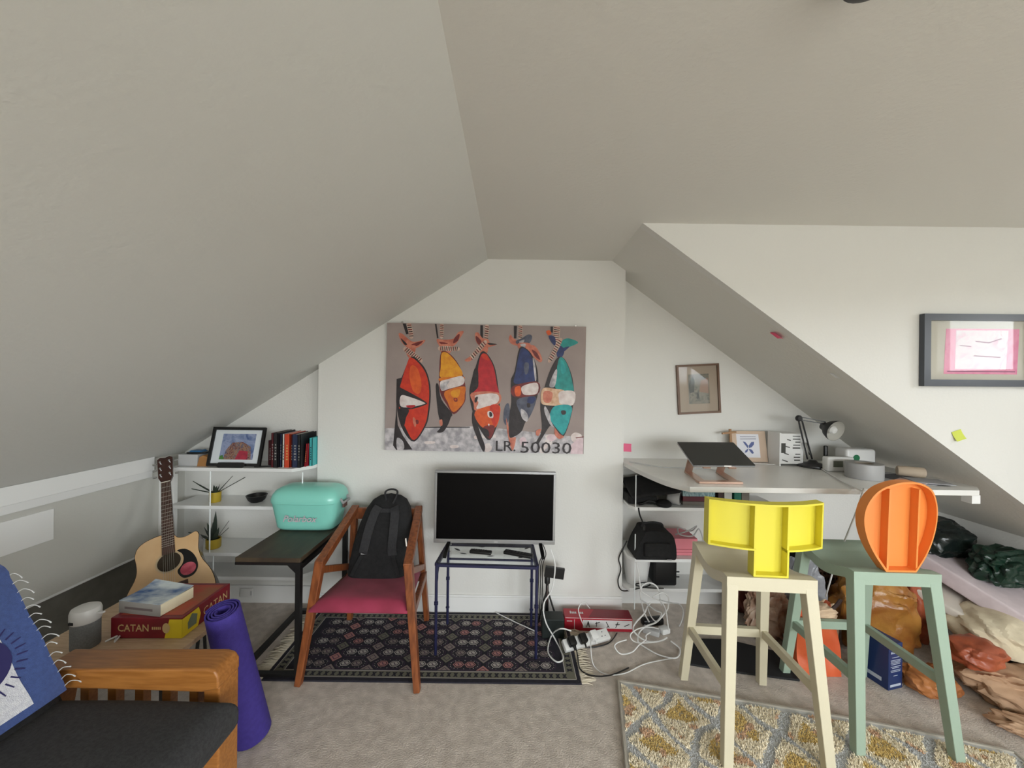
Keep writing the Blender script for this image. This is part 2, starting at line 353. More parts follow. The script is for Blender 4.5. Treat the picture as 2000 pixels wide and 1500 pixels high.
book(-1.362, .012, .15, .13, 2.66, zb, 'crimson', 'small crimson book leaning beside the teal one', 4, 'print_gold')
book(-1.340, .021, .185, .13, 2.68, zb, 'teal', 'teal-spined paperback at the end against the chimney corner', 0, 'print_dark')
# leaning framed picture
mat('mount_white', (216,222,226), .6); 
def paint_mat(name, cols, scale, dist=1.5):
    m = bpy.data.materials.new(name); m.use_nodes = True; nt = m.node_tree; p = nt.nodes['Principled BSDF']; p.inputs['Roughness'].default_value = .5
    tc = nt.nodes.new('ShaderNodeTexCoord'); n = nt.nodes.new('ShaderNodeTexNoise'); n.inputs['Scale'].default_value = scale; n.inputs['Detail'].default_value = 5; n.inputs['Distortion'].default_value = dist
    r = nt.nodes.new('ShaderNodeValToRGB'); e = r.color_ramp.elements
    for i, c in enumerate(cols):
        pos = .28+.44*i/(len(cols)-1)
        if i == 0: e[0].position = pos; e[0].color = lin(c)
        elif i == 1: e[1].position = pos; e[1].color = lin(c)
        else: q = e.new(pos); q.color = lin(c)
    nt.links.new(tc.outputs['Object'], n.inputs['Vector']); nt.links.new(n.outputs['Fac'], r.inputs[0]); nt.links.new(r.outputs[0], p.inputs['Base Color'])
    MATS[name] = m
paint_mat('art_sky', [(70,90,140),(120,135,170),(150,160,190),(60,75,120)], 14)
paint_mat('art_crowd', [(60,50,70),(110,60,62),(160,126,96),(84,88,116),(70,52,62)], 34, 3)
paint_mat('art_red', [(150,40,60),(180,50,70),(110,30,50)], 20)
paint_mat('art_green', [(90,140,60),(60,110,60)], 20)
def pframe(name, label, P, w, h, fw, fd, fm, mm, parts, glass=False, cat='picture'):
    """P(x,y,n): picture-plane mapping, x 0..w, y 0..h, n towards the viewer"""
    t = thing(name, label, cat, P(w/2, 0, 0))
    f = MB(fm)
    for x0, x1, y0, y1 in ((0, w, 0, fw), (0, w, h-fw, h), (0, fw, fw, h-fw), (w-fw, w, fw, h-fw)):
        f.hexa([P(x0,y0,0),P(x1,y0,0),P(x1,y1,0),P(x0,y1,0)], [P(x0,y0,fd),P(x1,y0,fd),P(x1,y1,fd),P(x0,y1,fd)])
    f.build('frame', t)
    MB(mm).hexa([P(fw,fw,.001),P(w-fw,fw,.001),P(w-fw,h-fw,.001),P(fw,h-fw,.001)], [P(fw,fw,fd*.4),P(w-fw,fw,fd*.4),P(w-fw,h-fw,fd*.4),P(fw,h-fw,fd*.4)]).build('mount', t)
    art = None
    for i, (m, poly) in enumerate(parts):
        k = MB(m); k.poly([P(x*w, y*h, fd*.4+.0006*(i+1)) for x, y in poly]); o = k.build('print' if i == 0 else 'printed_detail', t if i == 0 else art)
        if i == 0: art = o
    if glass:
        MB('picture_glass').hexa([P(fw,fw,fd*.75),P(w-fw,fw,fd*.75),P(w-fw,h-fw,fd*.75),P(fw,h-fw,fd*.75)], [P(fw,fw,fd*.75+.002),P(w-fw,fw,fd*.75+.002),P(w-fw,h-fw,fd*.75+.002),P(fw,h-fw,fd*.75+.002)]).build('glazing', t)
    return t
A = Vector((-1.965, 2.49, .995)); up = Vector((0, .062, .246)).normalized(); nn = Vector((0, -up.z, up.y))
pframe('framed_picture', 'black framed colourful print with white mount leaning on the alcove shelf', lambda x, y, n: A+Vector((x,0,0))+up*y+nn*n, .345, .252, .018, .016, 'black_plastic', 'mount_white',
    [('art_sky', [(.2,.17),(.83,.17),(.83,.83),(.2,.83)]), ('art_crowd', [(.28,.17),(.8,.17),(.76,.5),(.6,.62),(.4,.6),(.3,.4)]), ('art_red', [(.5,.17),(.74,.17),(.72,.38),(.56,.4)]), ('art_green', [(.2,.17),(.3,.17),(.26,.28),(.21,.26)])])
st = thing('picture_stand', 'black ledge holder gripping the bottom of the leaning print', 'stand', (-1.80, 2.46, .99))
MB('black_plastic').prism([(-1.875,.991),(-1.725,.991),(-1.71,1.002),(-1.71,1.018),(-1.72,1.024),(-1.875,1.024),(-1.888,1.014),(-1.888,1.0)], 'y', 2.461, 2.472).build('lip', st, bev=.002)
# box stack beside it
t = thing('storage_box', 'white and tan folded box beside the leaning framed print', 'box', (-2.06, 2.55, .99))
MB('light_grey').bb(-2.165, -2.04, 2.50, 2.60, .991, 1.066).build('body', t, bev=.003)
mat('kraft', (176,128,76), .75, c2=(164,116,66), scale=12)
MB('kraft').prism([(-2.038,.991),(-1.972,.991),(-1.972,1.052),(-2.0,1.062),(-2.022,1.05)], 'y', 2.495, 2.59).build('tan_gusset', t)
mat('blue_glossy', (48,104,150), .3)
t = thing('pouch', 'black and blue flat pouch lying on the white and tan box', 'pouch', (-2.08, 2.55, 1.067))
MB('black_plastic').bb(-2.125, -2.0, 2.515, 2.585, 1.0672, 1.078).build('body', t, bev=.003)
MB('blue_glossy').prism([(-2.115,1.0785),(-2.03,1.0785),(-2.045,1.088),(-2.105,1.088)], 'y', 2.525, 2.575).build('flap', t)
tag(MB('black_plastic').bar((-1.66, 2.485, .9955), (-1.55, 2.51, .9955), .011, .008).build('pen', bev=.002), 'black pen lying on the shelf before the books', 'pen')
# plants
mat('mustard_pot', (178,152,44), .45); mat('soil', (50,38,30), .95); mat('leaf_dark', (44,54,46), .5, c2=(58,68,54), scale=12)
def plant(c, r, h, leaves, label, lw=1.0):
    t = thing('potted_plant', label, 'plant', c, 'spiky plants in yellow pots')
    c = Vector(c)
    MB('mustard_pot').lathe([(0,0),(r*.88,0),(r,.006),(r*1.02,h),(r*.92,h),(r*.9,h-.01),(0,h-.01)], c, n=24).build('pot', t, smooth=True)
    MB('soil').lathe([(0,h-.006),(r*.9,h-.008)], c, n=16).build('soil', t)
    for a, l, el, dr in leaves:
        d = Vector((math.cos(a), math.sin(a)*.6, 0)); pts = []; n = 7
        for i in range(n):
            s = i/(n-1); pts.append(c+Vector((0,0,h-.01))+d*(r*.3+l*s*math.cos(el))+Vector((0,0,l*s*math.sin(el)-dr*s*s)))
        side = d.cross(Vector((0,0,1))).normalized(); wv = [q*lw for q in (.004,.008,.009,.0085,.007,.004,.0008)]
        b = MB('leaf_dark'); vs_ = []; fs = []
        for i, p_ in enumerate(pts):
            vs_ += [p_+side*wv[i], p_-Vector((0,0,.002)), p_-side*wv[i], p_+Vector((0,0,.0035))]
        for i in range(n-1):
            for k in range(4): fs.append((i*4+k, i*4+(k+1) % 4, i*4+4+(k+1) % 4, i*4+4+k))
        fs += [(3,2,1,0), tuple((n-1)*4+k for k in range(4))]
        b.add(vs_, fs).build('leaf', t, smooth=True)
plant((-1.955, 2.545, .7475), .033, .066, [(3.0,.17,.45,.0),(3.15,.15,.18,.0),(2.2,.06,.9,0),(.1,.15,.85,0),(.3,.20,.52,0),(1.2,.06,1.1,0),(4.2,.06,1.0,0),(5.3,.07,.9,0)], 'spiky plant with long thin leaves in a yellow pot beside the black bowl')
plant((-1.955, 2.535, .4475), .042, .062, [(3.1,.17,.38,.02),(2.9,.08,.2,.0),(2.5,.12,.95,0),(1.7,.18,1.42,0),(.6,.14,.95,0),(.2,.11,.75,0),(3.6,.10,1.1,0),(4.6,.10,1.2,0),(5.5,.12,.9,0),(2.1,.11,1.2,0)], 'bushier spiky plant in a yellow pot on the otherwise empty shelf', 1.5)
t = thing('bowl', 'small black bowl on the middle alcove shelf', 'bowl', (-1.72, 2.56, .7475))
MB('black_plastic').lathe([(0,0),(.035,0),(.05,.014),(.063,.044),(.058,.044),(.046,.016),(0,.006)], (-1.69, 2.56, .7475), n=28).build('body', t, smooth=True)
# ================================================================== guitar
mat('spruce', (212,176,132), .2, c2=(202,164,118), scale=5, stretch=(1,1,1), coat=.5)
mat('mahogany', (58,30,22), .25, coat=.4); mat('rosewood', (74,46,36), .4, c2=(60,36,28), scale=20); mat('sound_dark', (46,36,22), .9); mat('fret_metal', (200,196,186), .3, metal=.8)
mat('rosette', (176,160,130), .4); mat('sticker_pink', (196,92,108), .5, c2=(170,60,80), scale=40)
gh = Vector((-1.86, 2.1, .555)); gt = Vector((-2.165, 2.405, 1.06)); gu = (gt-gh).normalized()
gn = Vector((.55, -1, .35)); gn = (gn-gu*gn.dot(gu)).normalized(); gr = gu.cross(gn)
if gr.x < 0: gr = -gr
GP = lambda x, y, n=0: gh+gr*x+gu*y+gn*n
out = [(0,-.335),(-.09,-.332),(-.16,-.30),(-.197,-.24),(-.2,-.17),(-.178,-.10),(-.150,-.045),(-.14,0),(-.143,.045),(-.148,.085),(-.138,.125),(-.108,.152),(-.06,.165),(-.024,.166),
       (.024,.150),(.045,.126),(.08,.118),(.112,.128),(.132,.131),(.143,.112),(.140,.075),(.136,.03),(.142,-.01),(.155,-.05),(.18,-.10),(.2,-.17),(.197,-.24),(.16,-.30),(.09,-.332)]
ol = [(p.x*.95, p.y) for p in catmull([(a, b, 0) for a, b in out], 3, True)]
gbase = GP(0,-.335,-.05); g = thing('acoustic_guitar', 'natural wood acoustic guitar with cutaway body and a pink sticker on its pickguard', 'guitar', (gbase.x, gbase.y, gbase.z-.03))
b = MB('mahogany'); n = len(ol)
b.add([GP(x,y,0) for x,y in ol]+[GP(x,y,-.1) for x,y in ol], [list(range(n,2*n))]+[(i,(i+1)%n,n+(i+1)%n,n+i) for i in range(n)]); body = b.build('body', g, smooth=True)
MB('spruce').extr([GP(x*.985,y*.985-.001,-.002) for x,y in ol], gn*.004).build('soundboard', g)
MB('sound_dark').add([GP(.05*math.cos(a),.05*math.sin(a),.0026) for a in [k*math.pi/16 for k in range(32)]], [list(range(32))]).build('sound_hole', g)
b = MB('rosette')
for r0, r1 in ((.0505,.0555),(.058,.0595)):
    vs_ = []; fs = []
    for k in range(40):
        a = k*math.pi/20; vs_ += [GP(r0*math.cos(a), r0*math.sin(a), .003), GP(r1*math.cos(a), r1*math.sin(a), .003)]
    b.add(vs_, [(2*k, 2*k+1, (2*k+3) % 80, (2*k+2) % 80) for k in range(40)])
b.build('rosette', g)
pg = [(.036,.05),(.07,.045),(.1,.012),(.118,-.035),(.12,-.08),(.1,-.112),(.062,-.115),(.04,-.09),(.034,-.062),(.054,-.036),(.062,-.005),(.055,.025)]
pgo = MB('black_gloss').extr([GP(p.x,p.y,.0022) for p in catmull([(a,c,0) for a,c in pg],4,True)], gn*.0015).build('pickguard', g)
MB('sticker_pink').extr([GP(.079+.034*math.cos(a),-.07+.034*math.sin(a),.0038) for a in [k*math.pi/12 for k in range(24)]], gn*.0006).build('sticker', pgo, label='round pink sticker')
b = MB('rosewood'); b.hexa([GP(-.028,.045,.002),GP(.028,.045,.002),GP(.028,.045,.008),GP(-.028,.045,.008)][::-1],[GP(-.0215,.49,.002),GP(.0215,.49,.002),GP(.0215,.49,.008),GP(-.0215,.49,.008)][::-1]); fb = b.build('fretboard', g)
MB('mahogany').hexa([GP(-.026,.15,-.02),GP(.026,.15,-.02),GP(.026,.15,.002),GP(-.026,.15,.002)],[GP(-.02,.5,-.016),GP(.02,.5,-.016),GP(.02,.5,.002),GP(-.02,.5,.002)]).build('neck', g)
for k in range(1, 20):
    y = .49-.60*(1-2**(-k/12.0)); w = .0215+(.49-y)/.445*.0065
    MB('fret_metal').bar(GP(-w,y,.0083),GP(w,y,.0083),.0024,.0024,side=gu).build('fret', fb)
MB('paper').bar(GP(-.0215,.492,.007),GP(.0215,.492,.007),.004,.006,side=gu).build('nut', g)
hd = MB('mahogany').extr([GP(-.021,.494,-.012),GP(-.034,.53,-.012),GP(-.037,.66,-.012),GP(-.022,.672,-.012),GP(0,.664,-.012),(GP(.022,.672,-.012)),GP(.037,.66,-.012),GP(.034,.53,-.012),GP(.021,.494,-.012)], gn*.014).build('headstock', g)
for i in range(3):
    for s in (-1, 1):
        y = .545+i*.045
        MB('chrome').tube([GP(s*.022,y,.002),GP(s*.022,y,.014)], .0055, 8).build('tuning_post', hd, smooth=True)
        MB('chrome').rbox(GP(s*.052,y,-.006), (.02,.012,.008), .003, 2, Matrix((gr,gu,gn)).transposed()).build('tuning_key', hd, smooth=True)
MB('rosewood').hexa([GP(-.075,-.155,.002),GP(.075,-.155,.002),GP(.075,-.125,.002),GP(-.075,-.125,.002)],[GP(-.06,-.152,.011),GP(.06,-.152,.011),GP(.06,-.128,.011),GP(-.06,-.128,.011)]).build('bridge', g)
for i in range(6):
    x = -.017+i*.0068; MB('fret_metal').tube([GP(x*1.35,-.14,.012),GP(x,.49,.0115)], .0005, 4).build('string', g)
# stand under the guitar
low = [GP(-.1,-.331,-.05), GP(.1,-.331,-.05)]
gs = thing('guitar_stand', 'low black folding stand that carries the acoustic guitar', 'stand', (gbase.x, gbase.y, 0))
for q in low:
    MB('black_metal').tube([Vector((q.x,q.y,q.z))-gu*.016+gn*.07, Vector((q.x,q.y,q.z))-gu*.016-gn*.09, (q.x-.06,q.y+.12,0.008)], .008, 8).build('arm', gs, smooth=True)
    MB('black_metal').tube([Vector((q.x,q.y,q.z))-gu*.016-gn*.02, (q.x+.05,q.y-.12 if q is low[0] else q.y-.10,0.008)], .008, 8).build('leg', gs, smooth=True)
MB('black_metal').tube([low[0]-gu*.016-gn*.09, low[1]-gu*.016-gn*.09], .008, 8).build('crossbar', gs, smooth=True)
# ================================================================== low table with board game
t = thing('low_table', 'pale wood low table with black legs under the board game', 'table', (-1.65, 1.75, 0))
TX0, TX1, TY0, TY1, TZ = -1.93, -1.335, 1.50, 1.90, .45
MB('pale_wood').bb(TX0, TX1, TY0, TY1, TZ-.022, TZ).build('table_top', t, bev=.003)
for x in (TX0+.04, TX1-.04):
    for y in (TY0+.04, TY1-.04): MB('black_metal').bar((x,y,0),(x,y,TZ-.022),.025,.025).build('leg', t)
MB('black_metal').bb(TX0+.03, TX1-.03, TY0+.03, TY1-.03, TZ-.045, TZ-.022).build('apron', t)
mat('box_red', (136,22,38), .4, c2=(118,18,32), scale=6); mat('box_yellow', (232,206,40), .4); mat('gold_ink', (214,186,130), .4); mat('box_art', (150,92,54), .45, c2=(176,60,40), scale=9); mat('green_grey', (120,132,110), .5)
gx0, gy0 = W(216,1248,1.63).x, 1.63
R = rotz(1); bo = Vector((gx0, gy0, TZ)); BP = lambda x, y, z: bo+R @ Vector((x,y,0))+Vector((0,0,z))
bw, bd, bh = .298, .285, .088
t = thing('board_game_box', 'dark red board game box with gold title and yellow corner under the paperback', 'box', BP(bw/2,bd/2,0))
MB('box_red').hexa([BP(0,0,.001),BP(bw,0,.001),BP(bw,bd,.001),BP(0,bd,.001)],[BP(0,0,bh),BP(bw,0,bh),BP(bw,bd,bh),BP(0,bd,bh)]).build('body', t, bev=.002)
MB('box_art').poly([BP(.02,.02,bh+.0006),BP(bw-.015,.02,bh+.0006),BP(bw-.015,bd-.02,bh+.0006),BP(.02,bd-.02,bh+.0006)]).build('lid_print', t)
yb_ = MB('box_yellow'); yb_.poly([BP(.225,-.0007,.002),BP(bw+.0007,-.0007,.002),BP(bw+.0007,-.0007,bh-.006),BP(.245,-.0007,bh-.006)]); yb_.poly([BP(bw+.0007,0,.002),BP(bw+.0007,.085,.002),BP(bw+.0007,.1,.05),BP(bw+.0007,.088,bh-.004),BP(bw+.0007,0,bh-.006)]); yb_.build('yellow_print', t)
MB('green_grey').poly([BP(bw+.0014,.03,.02),BP(bw+.0014,.075,.02),BP(bw+.0014,.08,.06),BP(bw+.0014,.05,.078),BP(bw+.0014,.028,.05)]).build('side_picture', t)
MB('gold_ink').poly([BP(.232+.016*math.cos(a),-.0014,.045+.022*math.sin(a)) for a in [k*math.pi/8 for k in range(16)]]).build('printed_sun', t)
xd = R @ Vector((1,0,0)); yd = R @ Vector((0,1,0))
text('CATAN', 'gold_ink', t, BP(.095,-.0005,.044), xd, (0,0,1), .042, name='title', sx=.92, bold=.01)
sp = MB('gold_ink')
for k in range(5): sp.poly([BP(.172+k*.008,-.0006,.038),BP(.177+k*.008,-.0006,.038),BP(.177+k*.008,-.0006,.05),BP(.172+k*.008,-.0006,.05)])
sp.build('subtitle', t)
text('CATAN', 'gold_ink', t, BP(bw+.0005,.19,.044), yd, (0,0,1), .05, name='side_title', sx=.9)
# paperback
mat('cover_cloud', (40,84,140), .4, c2=(206,214,214), scale=9, stretch=(1,1.8,1), detail=5); mat('spine_grey', (150,146,140), .5); mat('pages_cream', (232,222,190), .8, c2=(222,212,180), scale=60, stretch=(1,1,30))
pb = Vector((W(232,1198,1.667).x, 1.667, TZ+bh)); R2 = rotz(-8); PP = lambda x, y, z: pb+R2 @ Vector((x,y,0))+Vector((0,0,z))
t = thing('paperback', 'thick paperback with blue cloudy cover and cream page edges on the board game box', 'book', PP(.1,.075,0))
W_, D_, T_ = .205, .15, .052
MB('pages_cream').hexa([PP(.004,.004,.002),PP(W_,.004,.002),PP(W_,D_,.002),PP(.004,D_,.002)],[PP(.004,.004,T_-.002),PP(W_,.004,T_-.002),PP(W_,D_,T_-.002),PP(.004,D_,T_-.002)]).build('pages', t)
MB('spine_grey').hexa([PP(0,0,.001),PP(W_+.001,0,.001),PP(W_+.001,.003,.001),PP(0,.003,.001)],[PP(0,0,T_),PP(W_+.001,0,T_),PP(W_+.001,.003,T_),PP(0,.003,T_)]).build('spine', t)
curl = lambda a, c: .012*max(0, c-.4)**2*(1.4-a)*3
MB('cover_cloud').slab(lambda a, c: PP(a*W_, c*D_, T_+.0015+curl(a,c)), lambda a, c: PP(a*W_, c*D_, T_-.0005+curl(a,c)), 8, 8).build('front_cover', t, smooth=True)
mat('spine_print', (110,98,96), .6)
MB('spine_print').poly([PP(.03,-.0006,.02),PP(.17,-.0006,.02),PP(.17,-.0006,.03),PP(.03,-.0006,.03)]).build('spine_title', t)
# cylinder device
c = W(167,1258,1.585); c.z = TZ
mat('speaker_cloth', (120,122,122), .9, c2=(108,110,110), scale=200); mat('cap_white', (206,204,200), .4)
t = thing('diffuser', 'grey fabric cylinder with a rounded white cap beside the board game', 'diffuser', c)
MB('speaker_cloth').lathe([(0,0),(.044,0),(.045,.003),(.045,.105),(0,.105)], c, n=28).build('body', t, smooth=True)
MB('cap_white').lathe([(.0455,.105),(.048,.11),(.048,.145),(.044,.158),(.03,.165),(0,.167)], c, n=28).build('cap', t, smooth=True)
MB('black_plastic').box(c+Vector((-.008,-.047,.117)), (.02,.006,.012)).build('spout', t, bev=.002)
MB('cap_white').bar(c+Vector((.045,0,.138)), c+Vector((.075,0,.14)), .01,.006).build('tab', t)
tag(MB('white_plastic').tube(catmull([c+Vector((.06,.02,.004)),c+Vector((.09,.05,.012)),c+Vector((.10,.02,.004)),c+Vector((.075,.06,.004)),c+Vector((.11,.075,.004))],6), .0035, 6).build('charging_cable', smooth=True), 'short white cable curled between the grey cylinder and board game', 'cable')
# ================================================================== yoga mat
b0 = Vector((-1.118,1.675,0.0)); b1 = Vector((-1.155,1.545,.625)); ax = (b1-b0).normalized(); sx_ = ax.cross(Vector((0,1,0))).normalized(); sy_ = ax.cross(sx_)
t = thing('yoga_mat', 'rolled purple yoga mat standing on end against the low table', 'yoga mat', b0)
def roll(k, s): # spiral skin
    turns = 4; a = k*turns*2*math.pi; r = (.024+.043*k)*(1+.22*(1-s)) 
    return b0+ax*(s*(b1-b0).length)+(sx_*math.cos(a)+sy_*math.sin(a))*r
lift = .082*math.sin(math.acos(ax.z))
ofs = Vector((0,0,lift))
MB('purple_foam').slab(lambda k, s: roll(k,s)+ofs*(1-s), lambda k, s: roll(k,s)+ofs*(1-s)-((roll(k,s)-b0-ax*(s*(b1-b0).length)).normalized()*.0055), 110, 6).build('roll', t, smooth=True, angle=60)
# ================================================================== armchair with towel
t = thing('armchair', 'wooden armchair with slatted sides and charcoal cushions under a blue towel', 'armchair', (-1.2, .93, 0))
def arm(y0, y1):
    o = MB('orange_oak'); prof = [(-1.52,.555),(-1.52,.60),(-1.50,.615),(-.97,.622),(-.945,.615),(-.932,.595),(-.932,.555),(-.985,.545)]
    return o.prism(prof, 'y', y0, y1).build('armrest', t, bev=.008)
for y0, y1 in ((1.235,1.335),(.52,.62)):
    arm(y0, y1)
    ym = (y0+y1)/2
    MB('orange_oak').bar((-.958,ym,0),(-.958,ym,.56),.09 if 0 else .052,.09).build('leg', t, bev=.006)
    MB('orange_oak').bar((-1.60,ym,0),(-1.49,ym,.57),.05,.08).build('leg', t, bev=.006)
    MB('orange_oak').bar((-1.53,ym,.33),(-.96,ym,.36),.03,.06,side=(0,1,0)).build('side_rail', t, bev=.003)
    for x in (-1.40,-1.31,-1.22,-1.13,-1.04): MB('orange_oak').bar((x,ym,.36),(x,ym,.56),.028,.03).build('slat', t, bev=.002)
MB('orange_oak').bb(-1.0,-.96,.6,1.25,.33,.40).build('front_rail', t, bev=.003)
MB('orange_oak').bb(-1.53,-1.49,.6,1.25,.30,.37).build('rear_rail', t, bev=.003)
MB('black_fabric').bb(-1.5,-1.0,.63,1.22,.385,.41).build('webbing', t)
def pillow(mb, O, ex, ey, ez, L, Wd, T, nu=20, nv=20, p=3.2):
    def th(a, c):
        a = abs(2*a-1); c = abs(2*c-1); return max(0,(1-a**(p*2)))**.45*max(0,(1-c**(p*2)))**.45
    def ins(a): return a
    return mb.slab(lambda a, c: O+ex*(a*L)+ey*(c*Wd)+ez*(T/2+T/2*(.35+.65*th(a,c))), lambda a, c: O+ex*(a*L)+ey*(c*Wd)+ez*(T/2-T/2*(.35+.65*th(a,c))), nu, nv)
X, Y, Z = Vector((1,0,0)), Vector((0,1,0)), Vector((0,0,1))
def rounded(mb, O, L, Wd, T, r, bulge, n=30):
    cs = lambda a: .5-.5*math.cos(math.pi*a)
    def hh(a, c):
        e = min(a*L, (1-a)*L, c*Wd, (1-c)*Wd); k = max(0, r-e)
        return T/2-r+math.sqrt(max(0, r*r-k*k))+bulge*(1-(2*a-1)**2)*(1-(2*c-1)**2)
    f = lambda a, c, s_: (lambda A, B: O+X*(A*L)+Y*(B*Wd)+Z*(T/2+s_*hh(A,B)))(cs(a), cs(c))
    return mb.slab(lambda a, c: f(a,c,1), lambda a, c: f(a,c,-.85), n, n)
rounded(MB('charcoal_weave'), Vector((-1.45,.625,.412)), .588, .605, .135, .052, .030).build('seat_cushion', t, smooth=True, angle=89)
mat('tag_white', (206,206,204), .7)
MB('tag_white').box((-.868,1.19,.478),(.006,.03,.045)).build('care_tag', t)
bt = Vector((-1.566,1.2,.935)); bb_ = Vector((-1.385,1.2,.575)); bu = (bt-bb_).normalized(); bn = Vector((bu.z,0,-bu.x))
pillow(MB('black_fabric'), bb_-bu*.10-bn*.135+Vector((0,.02,0))-Y*.60, bu, Y, bn, .54, .60, .13).build('back_cushion', t, smooth=True, angle=70)
MB('orange_oak').bar(bb_-bu*.3-bn*.16-Y*.02, bt+bu*.02-bn*.16-Y*.02, .04,.03).build('back_post', t, bev=.003)
MB('orange_oak').bar(bb_-bu*.3-bn*.16-Y*.56, bt+bu*.02-bn*.16-Y*.56, .04,.03).build('back_post', t, bev=.003)
for k in range(3): MB('orange_oak').bar(bt-bu*(.02+.16*k)-bn*.16-Y*.02, bt-bu*(.02+.16*k)-bn*.16-Y*.56, .02,.05,side=bn).build('back_slat', t, bev=.002)
# towel draped over the back
mat('towel_blue', (60,82,140), .9, c2=(54,74,128), scale=90, bump=.3, bscale=500, sheen=.3); mat('towel_white', (222,222,226), .95, c2=(204,204,212), scale=90, bump=.4, bscale=500); mat('towel_navy', (44,40,92), .9); mat('tassel', (196,196,194), .9)
tw = thing('towel', 'blue and white fringed towel with an eye motif hung over the armchair back', 'towel', bb_)
TL = (bt-bb_).length
def tp(s, h, n=0):      # s metres from the far edge towards the room's rear, h height fraction 0..1 then over the top
    wob = .003*math.sin(s*30+h*5)+.002*math.sin(h*17)
    top = 1.0
    if h <= top: p = bb_+bu*(h*TL)+bn*(.004+wob+n)
    else:
        k = (h-top)/.35; a = k*math.pi
        p = bb_+bu*(TL+.062*math.sin(min(a,math.pi)))-bn*(.065*(1-math.cos(min(a,math.pi))))+bn*(.004+n*math.cos(a))+bu*n*math.sin(a)
    return p-Y*s+Vector((0,0,0))
SW = .50
MB('towel_blue').slab(lambda a, c: tp(a*SW, c*1.35, .0), lambda a, c: tp(a*SW, c*1.35, .004), 24, 40).build('cloth', tw, smooth=True, angle=80)
MB('towel_white').grid(lambda a, c: tp(.078+a*.34, .055+c*1.1, .0052), 16, 40).build('white_field', tw, smooth=True, angle=80)
ec = (.15, .47)
ring = lambda r0, r1, n, m: [(r0, r1, m)]
for r0, r1, m, off in ((.05,.078,'towel_navy',.0062),(.0,.05,'towel_white',.0066),(.0,.034,'towel_navy',.0072)):
    b = MB(m); vs_ = []
    for k in range(32):
        a = k*math.pi/16
        vs_ += [tp(ec[0]+r0*math.cos(a), ec[1]+r0*math.sin(a)/TL, off), tp(ec[0]+r1*math.cos(a), ec[1]+r1*math.sin(a)/TL, off)]
    b.add(vs_, [(2*k,2*k+1,(2*k+3)%64,(2*k+2)%64) for k in range(32)]).build('eye_ring', tw)
b = MB('towel_navy')
for k in range(30):
    a = k*2*math.pi/30; r0, r1 = .088, .112; w = .025
    b.poly([tp(ec[0]+r*math.cos(a+s_), ec[1]+r*math.sin(a+s_)/TL, .0062) for r, s_ in ((r0,-w),(r1,-w*.5),(r1,w*.5),(r0,w))])
b.build('lashes', tw)
for k in range(15):
    h = .03+k*.068+random.uniform(-.012,.012); p0 = tp(0, h, .003); l = random.uniform(.022,.036); dr_ = random.uniform(.004,.022)
    MB('tassel').tube(catmull([p0-Y*.004, p0+Y*l*.4+bu*.004+bn*.002, p0+Y*l*.8-bu*dr_*.4+bn*.004, p0+Y*l-bu*dr_+bn*.003],4), [.0013]*10+[.0019]*3, 6).build('tassel', tw, smooth=True)
# ================================================================== C-shaped side table and cooler
t = thing('side_table', 'C-shaped side table with dark wood top and black metal frame', 'table', (-1.26, 2.3, 0))
MB('dark_wood').bb(-1.43,-1.09,2.0,2.585,.606,.63).build('table_top', t, bev=.002)
k = .026
fr = MB('black_metal'); fr.bb(-1.43,-1.09,2.0,2.02,.592,.606); fr.bb(-1.43,-1.09,2.565,2.585,.592,.606); fr.build('top_frame', t)
for y in (2.013, 2.572):
    MB('black_metal').bb(-1.09-k,-1.09,y-k/2,y+k/2,0,.592).build('leg', t)
    MB('black_metal').prism([(-1.116,.592),(-1.116,.545),(-1.165,.592)],'y',y-.006,y+.006).build('gusset', t)
    MB('black_metal').bb(-1.40,-1.09-k,y-k/2,y+k/2,0.0,k).build('base_bar', t)
MB('black_metal').bb(-1.40-k,-1.40,2.0,2.585,0,k).build('base_bar', t)
MB('black_metal').bb(-1.09-k,-1.09,2.026,2.559,.566,.592).build('side_bar', t)
cx0, cx1, cy0, cy1, cz = -1.475, -1.065, 2.325, 2.565, .6305
t = thing('cool_box', 'turquoise rounded cool box with silver script standing on the C-shaped side table', 'cool box', ((cx0+cx1)/2,(cy0+cy1)/2,cz))
def cbody(z0, z1, taper0, taper1, r, name, topround=False):
    b = bmesh.new(); rings = []
    prof = [(z0, taper0-.035), (z0+.006, taper0-.014), (z0+.022, taper0-.002), (z0+.04, taper0), (z1, taper1)] if not topround else [(z0, taper0), (z0+.02, taper0+.002), (z0+.05, taper0-.006), (z0+.072, taper0-.022), (z0+.088, taper0-.05), (z0+.094, taper0-.085)]
    w, d = (cx1-cx0)/2, (cy1-cy0)/2; mb = MB('turquoise'); pts = []; n = 40
    for z, e in prof:
        for k in range(n):
            a = 2*math.pi*k/n; ca, sa = math.cos(a), math.sin(a); q = .42
            pts.append(((cx0+cx1)/2+math.copysign(abs(ca)**q, ca)*(w+e), (cy0+cy1)/2+math.copysign(abs(sa)**q, sa)*(d+e), z))
    m = len(prof); fs = [(i*n+k, i*n+(k+1) % n, (i+1)*n+(k+1) % n, (i+1)*n+k) for i in range(m-1) for k in range(n)]+[list(range(n))[::-1], [(m-1)*n+k for k in range(n)]]
    b.free(); return mb.add(pts, fs).build(name, t, smooth=True, angle=50)
cbody(cz, cz+.172, -.022, 0, .06, 'body'); cbody(cz+.174, cz+.27, .004, 0, .06, 'lid', True)
text('Polarbox', 'cooler_script', t, ((cx0+cx1)/2-.005, cy0-.004, cz+.088), X, Z, .055, name='script_lettering', shear=.35, depth=.002, bold=.012)
